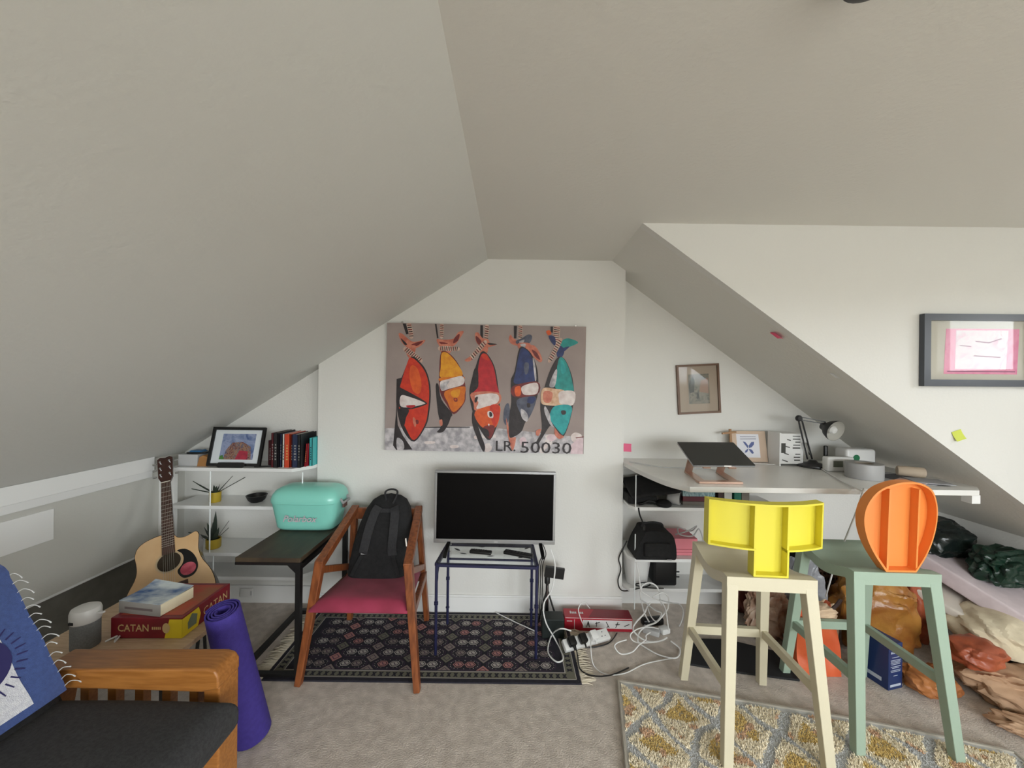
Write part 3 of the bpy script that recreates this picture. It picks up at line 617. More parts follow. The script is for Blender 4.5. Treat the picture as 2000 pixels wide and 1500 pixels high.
MB('grey_plastic').tube([(cx1+.003,2.40,cz+.19),(cx1+.02,2.40,cz+.165),(cx1+.02,2.49,cz+.165),(cx1+.003,2.49,cz+.19)], .008, 8).build('handle', t, smooth=True)
mat('clip_brown', (96,66,60), .5)
MB('clip_brown').box((cx1+.014,2.44,cz+.15),(.012,.05,.04)).build('clasp', t, bev=.003)
# ================================================================== pink armchair and backpack
FL, FR, BL, BR = Vector((-1.072,1.963,0)), Vector((-.457,1.93,0)), Vector((-1.035,2.50,.0105)), Vector((-.535,2.50,.0105))
AL, AR = Vector((-.985,2.0,.603)), Vector((-.527,2.0,.598)); TLc, TRc = Vector((-1.0,2.47,.735)), Vector((-.592,2.47,.735))
t = thing('dining_armchair', 'teak frame armchair with sloping arms and a pink velvet seat', 'chair', (-.77, 2.22, 0))
def stick(a, b, w, h, name, w1=None, h1=None, m='teak', side=(1,0,0)): MB(m).bar(a, b, w, h, w1, h1, side=side).build(name, t, bev=.005)
stick(FL, AL+Vector((0,0,.012)), .032, .036, 'leg', .045, .042); stick(FR, AR+Vector((0,0,.012)), .032, .036, 'leg', .045, .042)
stick(BL, TLc, .032, .036, 'leg', .036, .04); stick(BR, TRc, .032, .036, 'leg', .036, .04)
stick(AL+Vector((0,-.018,.0)), TLc+Vector((0,.02,.005)), .045, .04, 'armrest'); stick(AR+Vector((0,-.018,.0)), TRc+Vector((0,.02,.005)), .045, .04, 'armrest')
stick(TLc+Vector((-.02,0,-.025)), TRc+Vector((.02,0,-.025)), .03, .07, 'crest_rail', side=(0,1,0))
stick(AL+Vector((0,0,-.03)), Vector((-1.01,2.49,.36)), .03, .036, 'side_rail'); stick(AR+Vector((0,0,-.03)), Vector((-.565,2.49,.36)), .03, .036, 'side_rail')
stick(FL.lerp(AL,.60), Vector((-1.02,2.49,.31)), .028, .045, 'seat_rail'); stick(FR.lerp(AR,.60), Vector((-.55,2.49,.31)), .028, .045, 'seat_rail')
stick(FL.lerp(AL,.60)+X*.015+Y*.06-Z*.012, FR.lerp(AR,.60)-X*.015+Y*.06-Z*.012, .03, .03, 'seat_rail', m='black_metal', side=(0,1,0)); stick(Vector((-1.02,2.49,.29)), Vector((-.55,2.49,.29)), .03, .04, 'seat_rail', side=(0,1,0))
def seat_(a, c, top):
    xl = -1.018+.03*c; xr = -.517-.055*c; x = xl+(xr-xl)*a; y = 1.95+.52*c; z = .378-.05*c
    e = max(0, 1-abs(2*a-1)**7)**.5*max(0, 1-abs(2*c-1)**9)**.5
    return Vector((x, y, z+(.012+.050*e if top else -.006*e)))
MB('pink_velvet').slab(lambda a, c: seat_(a,c,1), lambda a, c: seat_(a,c,0), 20, 20).build('seat', t, smooth=True, angle=75)
# backpack
bp = thing('backpack', 'black backpack with grey shoulder straps sitting on the pink velvet seat', 'backpack', (-.78, 2.32, .40))
B0 = Vector((-.79,2.31,.398)); B1 = Vector((-.745,2.40,.86)); bax = (B1-B0)
def bpk(a, h):           # angle, height
    prof = [(0,.80),(.03,.96),(.12,1.0),(.4,.96),(.65,.86),(.82,.74),(.92,.58),(.975,.36),(1,.0)]
    for (h0,r0),(h1,r1) in zip(prof, prof[1:]):
        if h <= h1+1e-9: k = (h-h0)/(h1-h0); r = r0+(r1-r0)*k; break
    ca, sa = math.cos(a), math.sin(a); q = .6
    return B0+bax*h+Vector((math.copysign(abs(ca)**q,ca)*.178*r, math.copysign(abs(sa)**q,sa)*.088*(r if h > .6 else 1)*min(1,r*1.2+.0), 0))
hs = [0,.015,.03,.08,.16,.28,.4,.52,.65,.75,.82,.87,.92,.95,.975,.99,1]
b = MB('black_fabric'); n = 36; pts = [bpk(2*math.pi*k/n, h) for h in hs for k in range(n)]
b.add(pts, [(i*n+k, i*n+(k+1)%n, (i+1)*n+(k+1)%n, (i+1)*n+k) for i in range(len(hs)-1) for k in range(n)]+[list(range(n))[::-1]]).build('bag', bp, smooth=True, angle=60)
def bf(x, h, n=0):       # front surface: x in half-widths
    ca = max(-.98, min(.98, x)); a = -math.acos(math.copysign(abs(ca)**(1/.6), ca)); p = bpk(a, h); return p+Vector((0,-.006-n,0))
def ribbon(m, pts, w, th, name):
    P = catmull(pts, 6); b = MB(m); vs_ = []
    for i, p in enumerate(P):
        d = (P[min(i+1,len(P)-1)]-P[max(i-1,0)]).normalized(); s_ = d.cross(Vector((0,-1,.1))).normalized(); nn_ = s_.cross(d)
        if nn_.y > 0: nn_ = -nn_
        vs_ += [p-s_*w/2, p+s_*w/2, p+s_*w/2+nn_*th, p-s_*w/2+nn_*th]
    L = len(P); b.add(vs_, [(i*4+k, i*4+(k+1)%4, i*4+4+(k+1)%4, i*4+4+k) for i in range(L-1) for k in range(4)]+[(3,2,1,0), tuple((L-1)*4+k for k in range(4))])
    return b.build(name, bp, smooth=True, angle=50)
s1 = ribbon('strap_grey', [bf(-.38,.86,.006), bf(-.42,.80,.014), bf(-.44,.62,.018), bf(-.44,.42,.014), bf(-.46,.34,.006)], .05, .010, 'shoulder_strap')
s2 = ribbon('strap_grey', [bf(.42,.86,.006), bf(.48,.80,.014), bf(.50,.62,.018), bf(.50,.42,.014), bf(.54,.32,.006)], .05, .010, 'shoulder_strap')
ribbon('black_fabric', [bf(-.46,.34,.004), bf(-.54,.26,.01), bf(-.66,.14,.004), bf(-.75,.06,.002)], .022, .004, 'webbing')
ribbon('black_fabric', [bf(.52,.36,.004), bf(.6,.26,.01), bf(.72,.14,.004), bf(.8,.06,.002)], .022, .004, 'webbing')
q = bf(-.46,.36,.012)
MB('grey_plastic').box(q,(.03,.008,.034)).build('buckle', s1, bev=.002); MB('black_plastic').box(q-Y*.005,(.016,.004,.016)).build('buckle_gap', s1)
MB('strap_grey').grid(lambda a, c: bf(-.42+.84*a, .80+.045*c, .004), 14, 3).build('yoke', bp, smooth=True)
MB('strap_grey').tube(catmull([bf(-.12,.93,.004), B1+Vector((-.03,-.02,.012)), B1+Vector((.01,-.02,.03)), B1+Vector((.045,-.02,.012)), bf(.3,.9,.004)],6), .006, 6).build('top_handle', bp, smooth=True)
MB('chrome').tube([bf(.9,.50,.01),bf(.93,.40,.01)], .006, 6).build('reflective_tab', bp, smooth=True)
# ================================================================== rugs
mat('rug_navy', (30,29,40), .95, c2=(38,36,46), scale=60, bump=.3, bscale=300); mat('rug_light', (176,170,164), .95); mat('rug_pink', (172,122,118), .95); mat('rug_plum', (62,44,66), .95); mat('rug_olive', (110,108,94), .95); mat('rug_fringe', (214,204,184), .95); mat('rug_taupe', (134,122,118), .95)
RX0, RX1, RY0, RY1, RZ = -1.275, .38, 1.985, 2.585, .009
rg = thing('persian_rug', 'dark patterned rug with medallions and cream fringes under the pink chair', 'rug', ((RX0+RX1)/2,(RY0+RY1)/2,0))
MB('rug_navy').bb(RX0,RX1,RY0,RY1,.0005,RZ).build('base', rg)
pt = MB('rug_olive'); LZ = [0]
def rp(m, pts, lev): pt.use(m); pt.poly([(x, y, RZ+.0004*lev) for x, y in pts])
def rect(m, x0, x1, y0, y1, lev): rp(m, [(x0,y0),(x1,y0),(x1,y1),(x0,y1)], lev)
def hexg(m, x, y, w, h, lev): rp(m, [(x-w,y),(x-w*.5,y-h),(x+w*.5,y-h),(x+w,y),(x+w*.5,y+h),(x-w*.5,y+h)], lev)
def octg(m, x, y, w, h, lev): rp(m, [(x-w,y-h*.35),(x-w*.6,y-h),(x+w*.6,y-h),(x+w,y-h*.35),(x+w,y+h*.35),(x+w*.6,y+h),(x-w*.6,y+h),(x-w,y+h*.35)], lev)
rect('rug_olive', RX0+.022,RX1-.022,RY0+.022,RY1-.022,1); rect('rug_light', RX0+.075,RX1-.075,RY0+.068,RY1-.068,2); rect('rug_navy', RX0+.08,RX1-.08,RY0+.073,RY1-.073,3)
rect('rug_light', RX0+.022,RX1-.022,RY0+.022,RY0+.026,2); rect('rug_light', RX0+.022,RX1-.022,RY1-.026,RY1-.022,2); rect('rug_light', RX0+.022,RX0+.026,RY0+.022,RY1-.022,2); rect('rug_light', RX1-.026,RX1-.022,RY0+.022,RY1-.022,2)
def zig(x, y, s, hor):
    a = [(-s,-.014),(-s*.2,-.014),(s,.014),(s*.2,.014)]
    for fl in (1,-1):
        q = [(x+(p if hor else r*fl), y+(r*fl if hor else p)) for p, r in a]; rp('rug_navy', q, 2+fl*.25)
x = RX0+.06
while x < RX1-.05:
    for y in (RY0+.047, RY1-.047): zig(x, y, .013, True)
    x += .036
y = RY0+.09
while y < RY1-.08:
    for xx in (RX0+.05, RX1-.05): zig(xx, y, .013, False)
    y += .036
px, py = .207, .0905; ncol, nrow = 7, 5
for i in range(ncol):
    for j in range(nrow):
        cx = RX0+.185+i*px+.02; cy = RY0+.073+.046+j*py
        octg('rug_plum', cx, cy, .088, .040, 4); octg('rug_navy', cx, cy, .083, .036, 5)
        for k in range(20):
            a = 2*math.pi*k/20; dx, dy = .076*math.copysign(abs(math.cos(a))**.7, math.cos(a)), .031*math.copysign(abs(math.sin(a))**.7, math.sin(a))
            rect('rug_light' if k % 2 else 'rug_taupe', cx+dx-.0026, cx+dx+.0026, cy+dy-.0022, cy+dy+.0022, 6)
        for s_ in (-1, 1):
            c_ = random.choice(['rug_light','rug_light','rug_pink','rug_taupe']); hx = cx+s_*.032
            hexg(c_, hx, cy, .031, .021, 7); hexg('rug_navy', hx, cy, .026, .0165, 8); hexg(c_, hx, cy, .021, .0125, 9)
            rp('rug_plum', [(hx-.012,cy+.006),(hx-.002,cy+.009),(hx+.004,cy-.004),(hx+.012,cy-.004),(hx+.010,cy-.008),(hx+.001,cy-.009),(hx-.005,cy+.004)], 10)
for i in range(ncol-1):
    for j in range(nrow+1):
        cx = RX0+.205+(i+.5)*px; cy = RY0+.073+.046+(j-.5)*py; m = random.choice(['rug_taupe','rug_taupe','rug_pink','rug_olive'])
        lo, hi = RY0+.075, RY1-.075; w, h = .036, .036; hb = min(h, cy-lo) if cy-lo > 0 else 0; ht = min(h, hi-cy) if hi-cy > 0 else 0
        rp(m, [(cx-w,cy),(cx,cy-hb),(cx+w,cy),(cx,cy+ht)], 11); rp('rug_plum', [(cx-w*.6,cy),(cx,cy-hb*.6),(cx+w*.6,cy),(cx,cy+ht*.6)], 12); rp(m, [(cx-w*.45,cy),(cx,cy-hb*.45),(cx+w*.45,cy),(cx,cy+ht*.45)], 13)
po = pt.build('woven_pattern', rg)
for xe, sg in ((RX0,-1),(RX1,1)):
    b = MB('rug_fringe'); y = RY0+.005
    while y < RY1-.005:
        l = random.uniform(.045,.08) if sg > 0 else random.uniform(.05,.09); dy = random.uniform(-.012,.012)
        b.tube([(xe-sg*.004,y,.006),(xe+sg*l*.5,y+dy*.4,.008+random.uniform(0,.006)),(xe+sg*l,y+dy,.004)], [.0032,.0034,.0018], 5); y += .0055
    f = b.build('fringe', rg, smooth=True); f['kind'] = 'stuff'
# shaggy rug
mat('shag_cream', (250,238,210), .95, sheen=.4); mat('shag_mustard', (226,196,122), .95, sheen=.4); mat('shag_tan', (224,186,150), .95, sheen=.4); mat('shag_grey', (198,199,198), .95, sheen=.3); mat('rug_edge', (178,172,160), .95)
so = Vector((.573,2.0,0)); sa = math.radians(-11.5); se = Vector((math.cos(sa), math.sin(sa), 0)); sn = Vector((se.y, -se.x, 0))
SL_, SW_ = 1.62, .95
sr = thing('shaggy_rug', 'cream and mustard shaggy rug with grey trellis lines under the bar stools', 'rug', so+se*SL_/2+sn*SW_/2)
bend = lambda s: -.07*max(0, s-.8)**2
SP = lambda s, r, z=0: so+se*s+sn*(r-bend(s))+Vector((0,0,z))
def edge(s, r): return .006*math.sin(s*19)+.004*math.sin(r*23)
MB('shag_grey').slab(lambda a, c: SP(a*SL_, c*SW_, .0125), lambda a, c: SP(a*SL_, c*SW_, .001), 40, 24).build('backing', sr)
hem = MB('rug_edge')
for P_ in ([SP(k*SL_/40, 0.0, .010) for k in range(41)], [SP(0, k*SW_/24, .010) for k in range(25)], [SP(SL_, k*SW_/24, .010) for k in range(25)], [SP(k*SL_/40, SW_, .010) for k in range(41)]): hem.tube(P_, .009, 6)
hem.build('bound_edge', sr, smooth=True)
def shagcol(s, r):
    jx = s+.045*noise.noise(Vector((s*6,r*6,1))); jr = r+.045*noise.noise(Vector((s*6,r*6,5)))
    p_ = jx/.27+jr/.34; q_ = jx/.27-jr/.34
    fp, fq = p_-math.floor(p_), q_-math.floor(q_); d = min(fp,1-fp,fq,1-fq)
    n_ = noise.noise(Vector((s*16,r*16,9)))
    if d < .08+.06*n_: return 'shag_grey', .5
    sub = noise.noise(Vector((math.floor(p_)*1.7, math.floor(q_)*2.3, .4)))
    if d > .24+.06*n_ and fp-fq < .22+.3*sub: return ('shag_mustard' if n_ < .30 else 'shag_tan'), .8
    if n_ > .34: return 'shag_tan', 1.
    return 'shag_cream', 1.
sg_ = {m: MB(m) for m in ('shag_cream','shag_mustard','shag_tan','shag_grey')}
rs = random.Random(3)
for k in range(95000):
    s, r = rs.uniform(.012, SL_-.012), rs.uniform(.03, SW_-.01)
    m, hh = shagcol(s, r)
    if m == 'shag_grey' and rs.random() < .35: continue
    p = SP(s, r, .012); h = hh*rs.uniform(.006,.014); an = rs.uniform(0, 6.283); ti = Vector((math.cos(an), math.sin(an), 0))*h*rs.uniform(.2,1.0); w = rs.uniform(.0014,.0028)
    b0_ = [p+Vector((math.cos(an+t_)*w, math.sin(an+t_)*w, 0)) for t_ in (0,2.1,4.2)]; tp_ = p+ti+Vector((0,0,h)); mid = [q+ti*.45+Vector((0,0,h*.6)) for q in b0_]
    sg_[m].add(b0_+mid+[tp_], [(0,1,4,3),(1,2,5,4),(2,0,3,5),(3,4,6),(4,5,6),(5,3,6)])
for m, b in sg_.items():
    o = b.build('pile', sr); o['kind'] = 'stuff'
# ================================================================== painting of hanging fish
mat('canvas_taupe', (164,150,145), .75, c2=(154,140,136), scale=5, bump=.1, bscale=300)
PC = [W(756,630,Y0-.03), W(1145,638,Y0-.03), W(1142,887,Y0-.03), W(754,879,Y0-.03)]
cw = (PC[1]-PC[0]).length; chh = (PC[3]-PC[0]).length; pcx = (PC[1]-PC[0]).normalized(); pcy = -(PC[3]-PC[0]).normalized()
pcx.y = 0; pcy = Vector((-pcx.z, 0, pcx.x)); ptl = PC[0]
cv = thing('fish_painting', 'canvas painting of five colourful fish hanging from ropes', 'painting', ptl+pcx*cw/2+pcy*-chh+Y*.03)
CP = lambda x, y, n=0: ptl+pcx*(x*cw)-pcy*(y*chh)+Vector((0,-n,0))
MB('canvas_taupe').hexa([CP(0,0),CP(1,0),CP(1,1),CP(0,1)], [CP(0,0,-.028),CP(1,0,-.028),CP(1,1,-.028),CP(0,1,-.028)]).build('canvas', cv, bev=.002)
pal = {'red':((206,56,28),(186,44,26)), 'orange':((222,96,36),(204,80,30)), 'crimson':((190,36,44),(168,28,38)), 'yellow':((228,160,30),(214,134,28)), 'amber':((216,120,28),(200,100,26)), 'white':((226,216,212),(206,190,186)), 'black':((34,28,30),(46,38,40)), 'navy':((44,58,110),(34,44,86)), 'steel':((92,96,112),(70,72,88)), 'teal':((34,148,142),(24,128,124)), 'aqua':((40,164,164),(28,146,148)), 'salmon':((206,128,104),(180,96,76)), 'rope':((206,182,166),(186,150,134)), 'stone':((204,198,200),(150,146,150)), 'pinkstone':((222,200,204),(204,178,184)), 'maroon':((122,40,38),(96,32,32)), 'cream':((222,190,160),(196,150,116))}
for k_, (a, c) in pal.items(): mat('oil_'+k_, a, .55, c2=c, scale=26, detail=4, bump=.15, bscale=60)
def cpx(x, y): return ((x-70)/1852.0, (y-45-40*(x-75)/1855.0)/1188.0)
lev = [0]
def paint(mb, m, pts, sm=True, lv=0):
    mb.use('oil_'+m); lev[0] += 1
    if sm: pts = [(p.x, p.y) for p in catmull([(a, c, 0) for a, c in pts], 4, True)]
    q = [cpx(a, c) for a, c in pts]; mb.poly([CP(min(.9995,max(.0005,a)), min(.9995,max(.0005,c)), .0003+.00002*lev[0]) for a, c in q])
def rope(mb, x0, y0, x1, y1, w=26, n=8):
    L_ = math.hypot(x1-x0, y1-y0); dx, dy = (x1-x0)/L_, (y1-y0)/L_; nx, ny = -dy, dx
    q_ = lambda s_, c_: (x0+dx*s_+nx*c_*w/2, y0+dy*s_+ny*c_*w/2)
    paint(mb, 'rope', [q_(-6,-.8),q_(L_*.5,-1.1),q_(L_+8,-.7),q_(L_+8,.8),q_(L_*.5,1.05),q_(-6,.9)], True)
    for k in range(n):
        s_ = L_*(k+.5)/n; st = L_/n
        paint(mb, 'black' if k % 2 else 'maroon', [q_(s_-st*.1,-.95),q_(s_+st*.35,-.95),q_(s_+st*.1,.95),q_(s_-st*.3,.95)], False)
g0 = MB()
paint(g0,'stone',[(66,1030),(300,1022),(600,1026),(860,1012),(1100,1030),(1400,1062),(1620,1090),(1915,1118),(1915,1290),(1500,1275),(1000,1260),(66,1232)],False)
for k in range(26):
    x = random.uniform(430,1850); y = random.uniform(1080,1225)+(x-400)*.02; w = random.uniform(18,60); h = random.uniform(14,46)
    paint(g0, random.choice(['white','stone','pinkstone','white','steel']) if k % 5 else 'white', [(x-w,y-h*.3),(x-w*.2,y-h),(x+w,y-h*.5),(x+w*.8,y+h*.6),(x-w*.6,y+h)])
paint(g0,'pinkstone',[(1800,1190),(1860,1130),(1915,1125),(1915,1285),(1800,1270)],False)
paint(g0,'black',[(440,1020),(560,1016),(860,1018),(860,1024),(560,1026),(440,1026)],False); paint(g0,'maroon',[(1840,1118),(1918,1108),(1918,1116),(1850,1126)],False)
g0.build('painted_ledge', cv)
f = MB()   # fish 1
paint(f,'black',[(215,55),(245,55),(275,150),(250,155)],False); rope(f,275,60,300,180,40,6)
paint(f,'salmon',[(180,150),(215,150),(280,205),(330,225),(430,208),(375,270),(300,290),(240,260),(205,220)]); paint(f,'maroon',[(300,250),(410,215),(350,265)]); paint(f,'black',[(200,190),(260,245),(235,250)])
paint(f,'salmon',[(250,270),(340,260),(330,340),(310,380),(280,375),(255,330)]); rope(f,245,290,390,400,46,9); paint(f,'black',[(170,570),(215,560),(225,640),(185,640),(172,800),(190,1000),(240,1100),(330,1228),(180,1232),(150,1190),(170,900)],False)
paint(f,'black',[(300,365),(390,420),(455,520),(490,680),(480,880),(450,1010),(345,1155),(240,1050),(180,860),(175,640),(215,560)])
paint(f,'red',[(295,370),(375,425),(445,530),(475,680),(468,860),(440,1000),(345,1140),(270,1040),(205,880),(195,700),(222,570),(260,440)]); paint(f,'black',[(195,850),(290,860),(265,930),(250,1000),(215,960)])
paint(f,'orange',[(300,450),(360,470),(400,600),(390,700),(330,690),(290,560)]); paint(f,'black',[(175,650),(225,660),(440,780),(435,815),(290,855),(195,825)]); paint(f,'white',[(215,725),(300,740),(420,785),(430,805),(290,835),(210,820)]); paint(f,'crimson',[(260,820),(350,815),(310,845)])
paint(f,'salmon',[(330,930),(350,940),(362,980),(350,1020),(330,970)]); paint(f,'maroon',[(355,955),(380,955),(382,985),(362,990)]); paint(f,'stone',[(185,1120),(240,1150),(250,1225),(190,1230)])
f.build('painted_fish', cv)
f = MB()   # fish 2
paint(f,'black',[(515,58),(530,58),(552,190),(538,195)],False); rope(f,580,62,580,180,34,7)
paint(f,'salmon',[(535,200),(600,205),(690,195),(735,135),(785,130),(745,200),(700,260),(620,280),(560,260)]); paint(f,'maroon',[(700,190),(745,150),(735,210),(690,240)]); paint(f,'maroon',[(560,225),(640,240),(590,255)]); paint(f,'salmon',[(560,255),(680,255),(660,330),(590,335)]); rope(f,565,285,735,292,42,10)
paint(f,'black',[(535,640),(560,625),(590,760),(690,890),(680,930),(655,1000),(610,1065),(555,1065),(590,1010),(560,880)])
paint(f,'salmon',[(575,960),(600,950),(605,1000),(585,1005)]); paint(f,'maroon',[(580,320),(650,330),(740,430),(800,580),(815,720),(800,800),(710,900),(640,810),(575,690),(565,500)])
paint(f,'yellow',[(585,330),(645,335),(735,435),(778,545),(585,560),(578,460)]); paint(f,'amber',[(580,560),(780,548),(782,575),(585,590)]); paint(f,'white',[(575,600),(640,575),(778,545),(790,620),(650,665),(590,680)]); paint(f,'stone',[(580,620),(660,590),(640,630),(650,660),(595,680)])
paint(f,'amber',[(620,690),(800,640),(805,720),(795,795),(705,880),(650,790)]); paint(f,'yellow',[(680,685),(760,670),(745,740),(690,735)]); paint(f,'maroon',[(705,750),(735,750),(738,780),(712,780)]); paint(f,'orange',[(712,755),(728,755),(730,770),(716,770)])
f.build('painted_fish', cv)
f = MB()   # fish 3
paint(f,'black',[(938,72),(962,72),(965,190),(940,190)],False); rope(f,1000,75,995,200,36,6)
paint(f,'salmon',[(890,150),(920,140),(960,190),(1010,200),(1030,235),(1090,250),(1020,275),(960,280),(905,230)]); paint(f,'maroon',[(900,170),(950,220),(935,260),(905,220)]); paint(f,'black',[(1010,235),(1098,248),(1030,255)]); paint(f,'salmon',[(930,260),(1010,260),(1000,345),(950,350)]); rope(f,985,230,850,385,40,9); paint(f,'salmon',[(800,395),(850,365),(860,400),(820,410)])
paint(f,'black',[(945,330),(1000,330),(1075,450),(1112,620),(1130,780),(1130,940),(1050,1140),(960,1050),(890,900),(850,720),(860,610),(890,500)]); paint(f,'black',[(880,880),(900,900),(960,1080),(1005,1200),(985,1245),(920,1100),(880,980)])
paint(f,'crimson',[(950,350),(1000,345),(1065,450),(1102,620),(1115,740),(900,760),(880,700),(930,640),(925,480)]); paint(f,'red',[(955,345),(1000,340),(1030,400),(970,380)]); paint(f,'black',[(890,480),(925,490),(925,640),(870,700),(865,620)])
paint(f,'salmon',[(870,700),(1118,700),(1122,810),(920,870),(890,800)]); paint(f,'white',[(905,725),(1100,710),(1108,795),(925,850),(935,790)]); paint(f,'black',[(905,745),(930,740),(915,790),(898,780)])
paint(f,'orange',[(905,875),(1120,812),(1132,930),(1100,1020),(1040,1030),(960,1010)]); paint(f,'red',[(1040,830),(1125,820),(1128,940),(1080,1010)]); paint(f,'maroon',[(985,1020),(1090,1010),(1048,1130)]); paint(f,'black',[(980,1030),(1030,1050),(1040,1110),(1010,1090)])
paint(f,'white',[(1020,880),(1050,870),(1075,900),(1070,935),(1030,925)]); paint(f,'black',[(1038,880),(1060,885),(1066,915),(1042,922)]); paint(f,'white',[(1028,990),(1042,992),(1036,1010)])
f.build('painted_fish', cv)
f = MB()   # fish 4
paint(f,'black',[(1250,78),(1278,78),(1275,195),(1252,195)],False); rope(f,1310,80,1310,190,34,6)
paint(f,'salmon',[(1205,200),(1220,160),(1245,190),(1300,230),(1290,260),(1230,245)]); paint(f,'steel',[(1270,220),(1330,190),(1385,158),(1420,175),(1400,235),(1330,260),(1290,255)]); paint(f,'stone',[(1300,225),(1350,205),(1330,245)])
paint(f,'salmon',[(1390,265),(1440,260),(1490,320),(1520,395),(1495,415),(1440,370),(1400,330)]); paint(f,'maroon',[(1420,300),(1470,330),(1500,395),(1450,360)])
paint(f,'salmon',[(1290,240),(1400,240),(1390,300),(1310,300)]); paint(f,'stone',[(1310,250),(1360,245),(1350,285)]); paint(f,'steel',[(1180,830),(1215,800),(1230,900),(1200,1000),(1170,950)]); paint(f,'salmon',[(1195,940),(1215,1000),(1250,1110),(1290,1120),(1260,1240),(1215,1100)])
paint(f,'black',[(1305,285),(1370,290),(1430,360),(1475,480),(1488,620),(1480,740),(1430,870),(1370,985),(1340,1060),(1270,1110),(1225,1100),(1225,900),(1240,790),(1232,590),(1265,500)])
paint(f,'navy',[(1315,300),(1370,300),(1420,370),(1445,480),(1455,590),(1270,615),(1275,510)]); paint(f,'steel',[(1360,420),(1395,430),(1390,510),(1365,530),(1350,470)]); paint(f,'stone',[(1430,380),(1450,420),(1468,560),(1455,580)])
paint(f,'maroon',[(1250,640),(1478,598),(1482,715),(1270,740)]); paint(f,'white',[(1340,640),(1474,608),(1478,705),(1380,722),(1340,700)]); paint(f,'orange',[(1270,655),(1320,640),(1325,720),(1280,728)])
paint(f,'steel',[(1290,770),(1400,735),(1470,750),(1440,870),(1380,960),(1320,880)]); paint(f,'navy',[(1400,740),(1465,745),(1440,800),(1390,790)]); paint(f,'stone',[(1330,850),(1380,880),(1400,930),(1385,970),(1340,930)]); paint(f,'black',[(1385,800),(1412,800),(1416,832),(1390,836)])
f.build('painted_fish', cv)
f = MB()   # fish 5
paint(f,'black',[(1590,85),(1612,85),(1612,140),(1592,140)],False); paint(f,'orange',[(1550,130),(1580,118),(1600,150),(1570,165)]); rope(f,1650,88,1640,230,56,8)
paint(f,'navy',[(1575,170),(1630,180),(1640,260),(1600,230)]); paint(f,'teal',[(1690,230),(1740,195),(1800,205),(1848,235),(1780,270),(1720,290),(1690,310)]); paint(f,'navy',[(1700,290),(1770,270),(1700,330)]); paint(f,'navy',[(1640,250),(1710,280),(1720,330),(1690,380),(1660,370)]); rope(f,1685,210,1590,400,40,10)
paint(f,'black',[(1660,375),(1720,380),(1775,480),(1810,600),(1820,760),(1790,950),(1740,1095),(1700,1100),(1620,1000),(1540,1110),(1500,1175),(1480,1160),(1530,1040),(1510,800),(1560,600),(1600,480)])
paint(f,'teal',[(1680,375),(1720,385),(1770,480),(1802,600),(1808,695),(1650,660),(1650,560),(1660,450)]); paint(f,'stone',[(1650,480),(1660,520),(1640,640),(1590,640),(1610,560)]); paint(f,'aqua',[(1690,400),(1720,420),(1740,500),(1700,520)])
paint(f,'cream',[(1530,660),(1650,665),(1740,690),(1740,810),(1560,815),(1515,780)]); paint(f,'white',[(1690,690),(1825,692),(1812,815),(1700,805),(1680,760)]); paint(f,'salmon',[(1540,690),(1620,700),(1600,790),(1540,780)])
paint(f,'aqua',[(1650,822),(1795,822),(1788,940),(1735,1085),(1690,1060),(1610,960),(1600,900)]); paint(f,'stone',[(1555,825),(1600,900),(1610,960),(1640,1020),(1600,990),(1550,880)]); paint(f,'salmon',[(1650,1030),(1690,1080),(1735,1110),(1690,1130),(1650,1090)]); paint(f,'black',[(1705,868),(1745,868),(1745,900),(1712,902)]); paint(f,'salmon',[(1480,1050),(1520,1040),(1500,1100),(1475,1090)])
f.build('painted_fish', cv)
cc = cpx(1190,1190); 
text('LR.', 'oil_black', cv, CP(*cpx(1195,1200), n=.006), pcx, pcy, .10, name='painted_number', sx=1.1, depth=.0)
text('50030', 'oil_black', cv, CP(*cpx(1570,1218), n=.006), pcx, pcy, .108, name='painted_number', sx=1.3, depth=.0)
for u in (785, 1125):
    pn = CP((u-756)/389.0, 0, -.01); tag(MB('chrome').box(pn+Vector((0,.006,.006)),(.012,.012,.012)).build('wall_hook', bev=.002), 'small metal clip at the painting\'s top edge', 'hook', 'clips above the fish painting')
# ================================================================== television and blue table
t = thing('metal_table', 'slim dark blue metal table with glass top carrying the television', 'table', (-.13, 2.32, 0))
fl, fr_, bl, br_ = (-.414,2.175), (.152,2.155), (-.394,2.455), (.14,2.44); zt = .535
for x, y in (fl, fr_, bl, br_):
    MB('navy_metal').tube([(x,y,RZ+.0055),(x,y,zt)], .0085, 10).build('leg', t, smooth=True)
    lg = MB('navy_metal')
    for z in (.12,.30,.31): lg.lathe([(.0085,-.006),(.012,-.003),(.012,.003),(.0085,.006)], (x,y,z), n=12)
    lg.build('leg_ring', t, smooth=True)
for a, c in ((fl,fr_),(bl,br_),(fl,bl),(fr_,br_)): MB('navy_metal').bar((*a,zt-.012),(*c,zt-.012),.016,.024,side=(0,0,1)).build('top_rail', t, bev=.002)
MB('navy_metal').bar((*bl,.43),(*br_,.43),.01,.01,side=(0,0,1)).build('lower_rail', t)
for a, s_ in ((fl,1),(fr_,-1)):
    o_ = Vector((a[0],a[1],0)); MB('navy_metal').tube(catmull([o_+Vector((0,.0,.40)),o_+Vector((0,.03,.43)),o_+Vector((0,.035,.46)),o_+Vector((0,.07,.49)),o_+Vector((0,.11,.52))],5), .005, 6).build('scroll_bracket', t, smooth=True)
gp = MB('glass').hexa([(-.405,2.165,zt),(.145,2.15,zt),(.135,2.45,zt),(-.39,2.46,zt)],[(-.405,2.165,zt+.006),(.145,2.15,zt+.006),(.135,2.45,zt+.006),(-.39,2.46,zt+.006)]).build('glass_top', t)
mat('leaf_print', (70,72,76), .5)
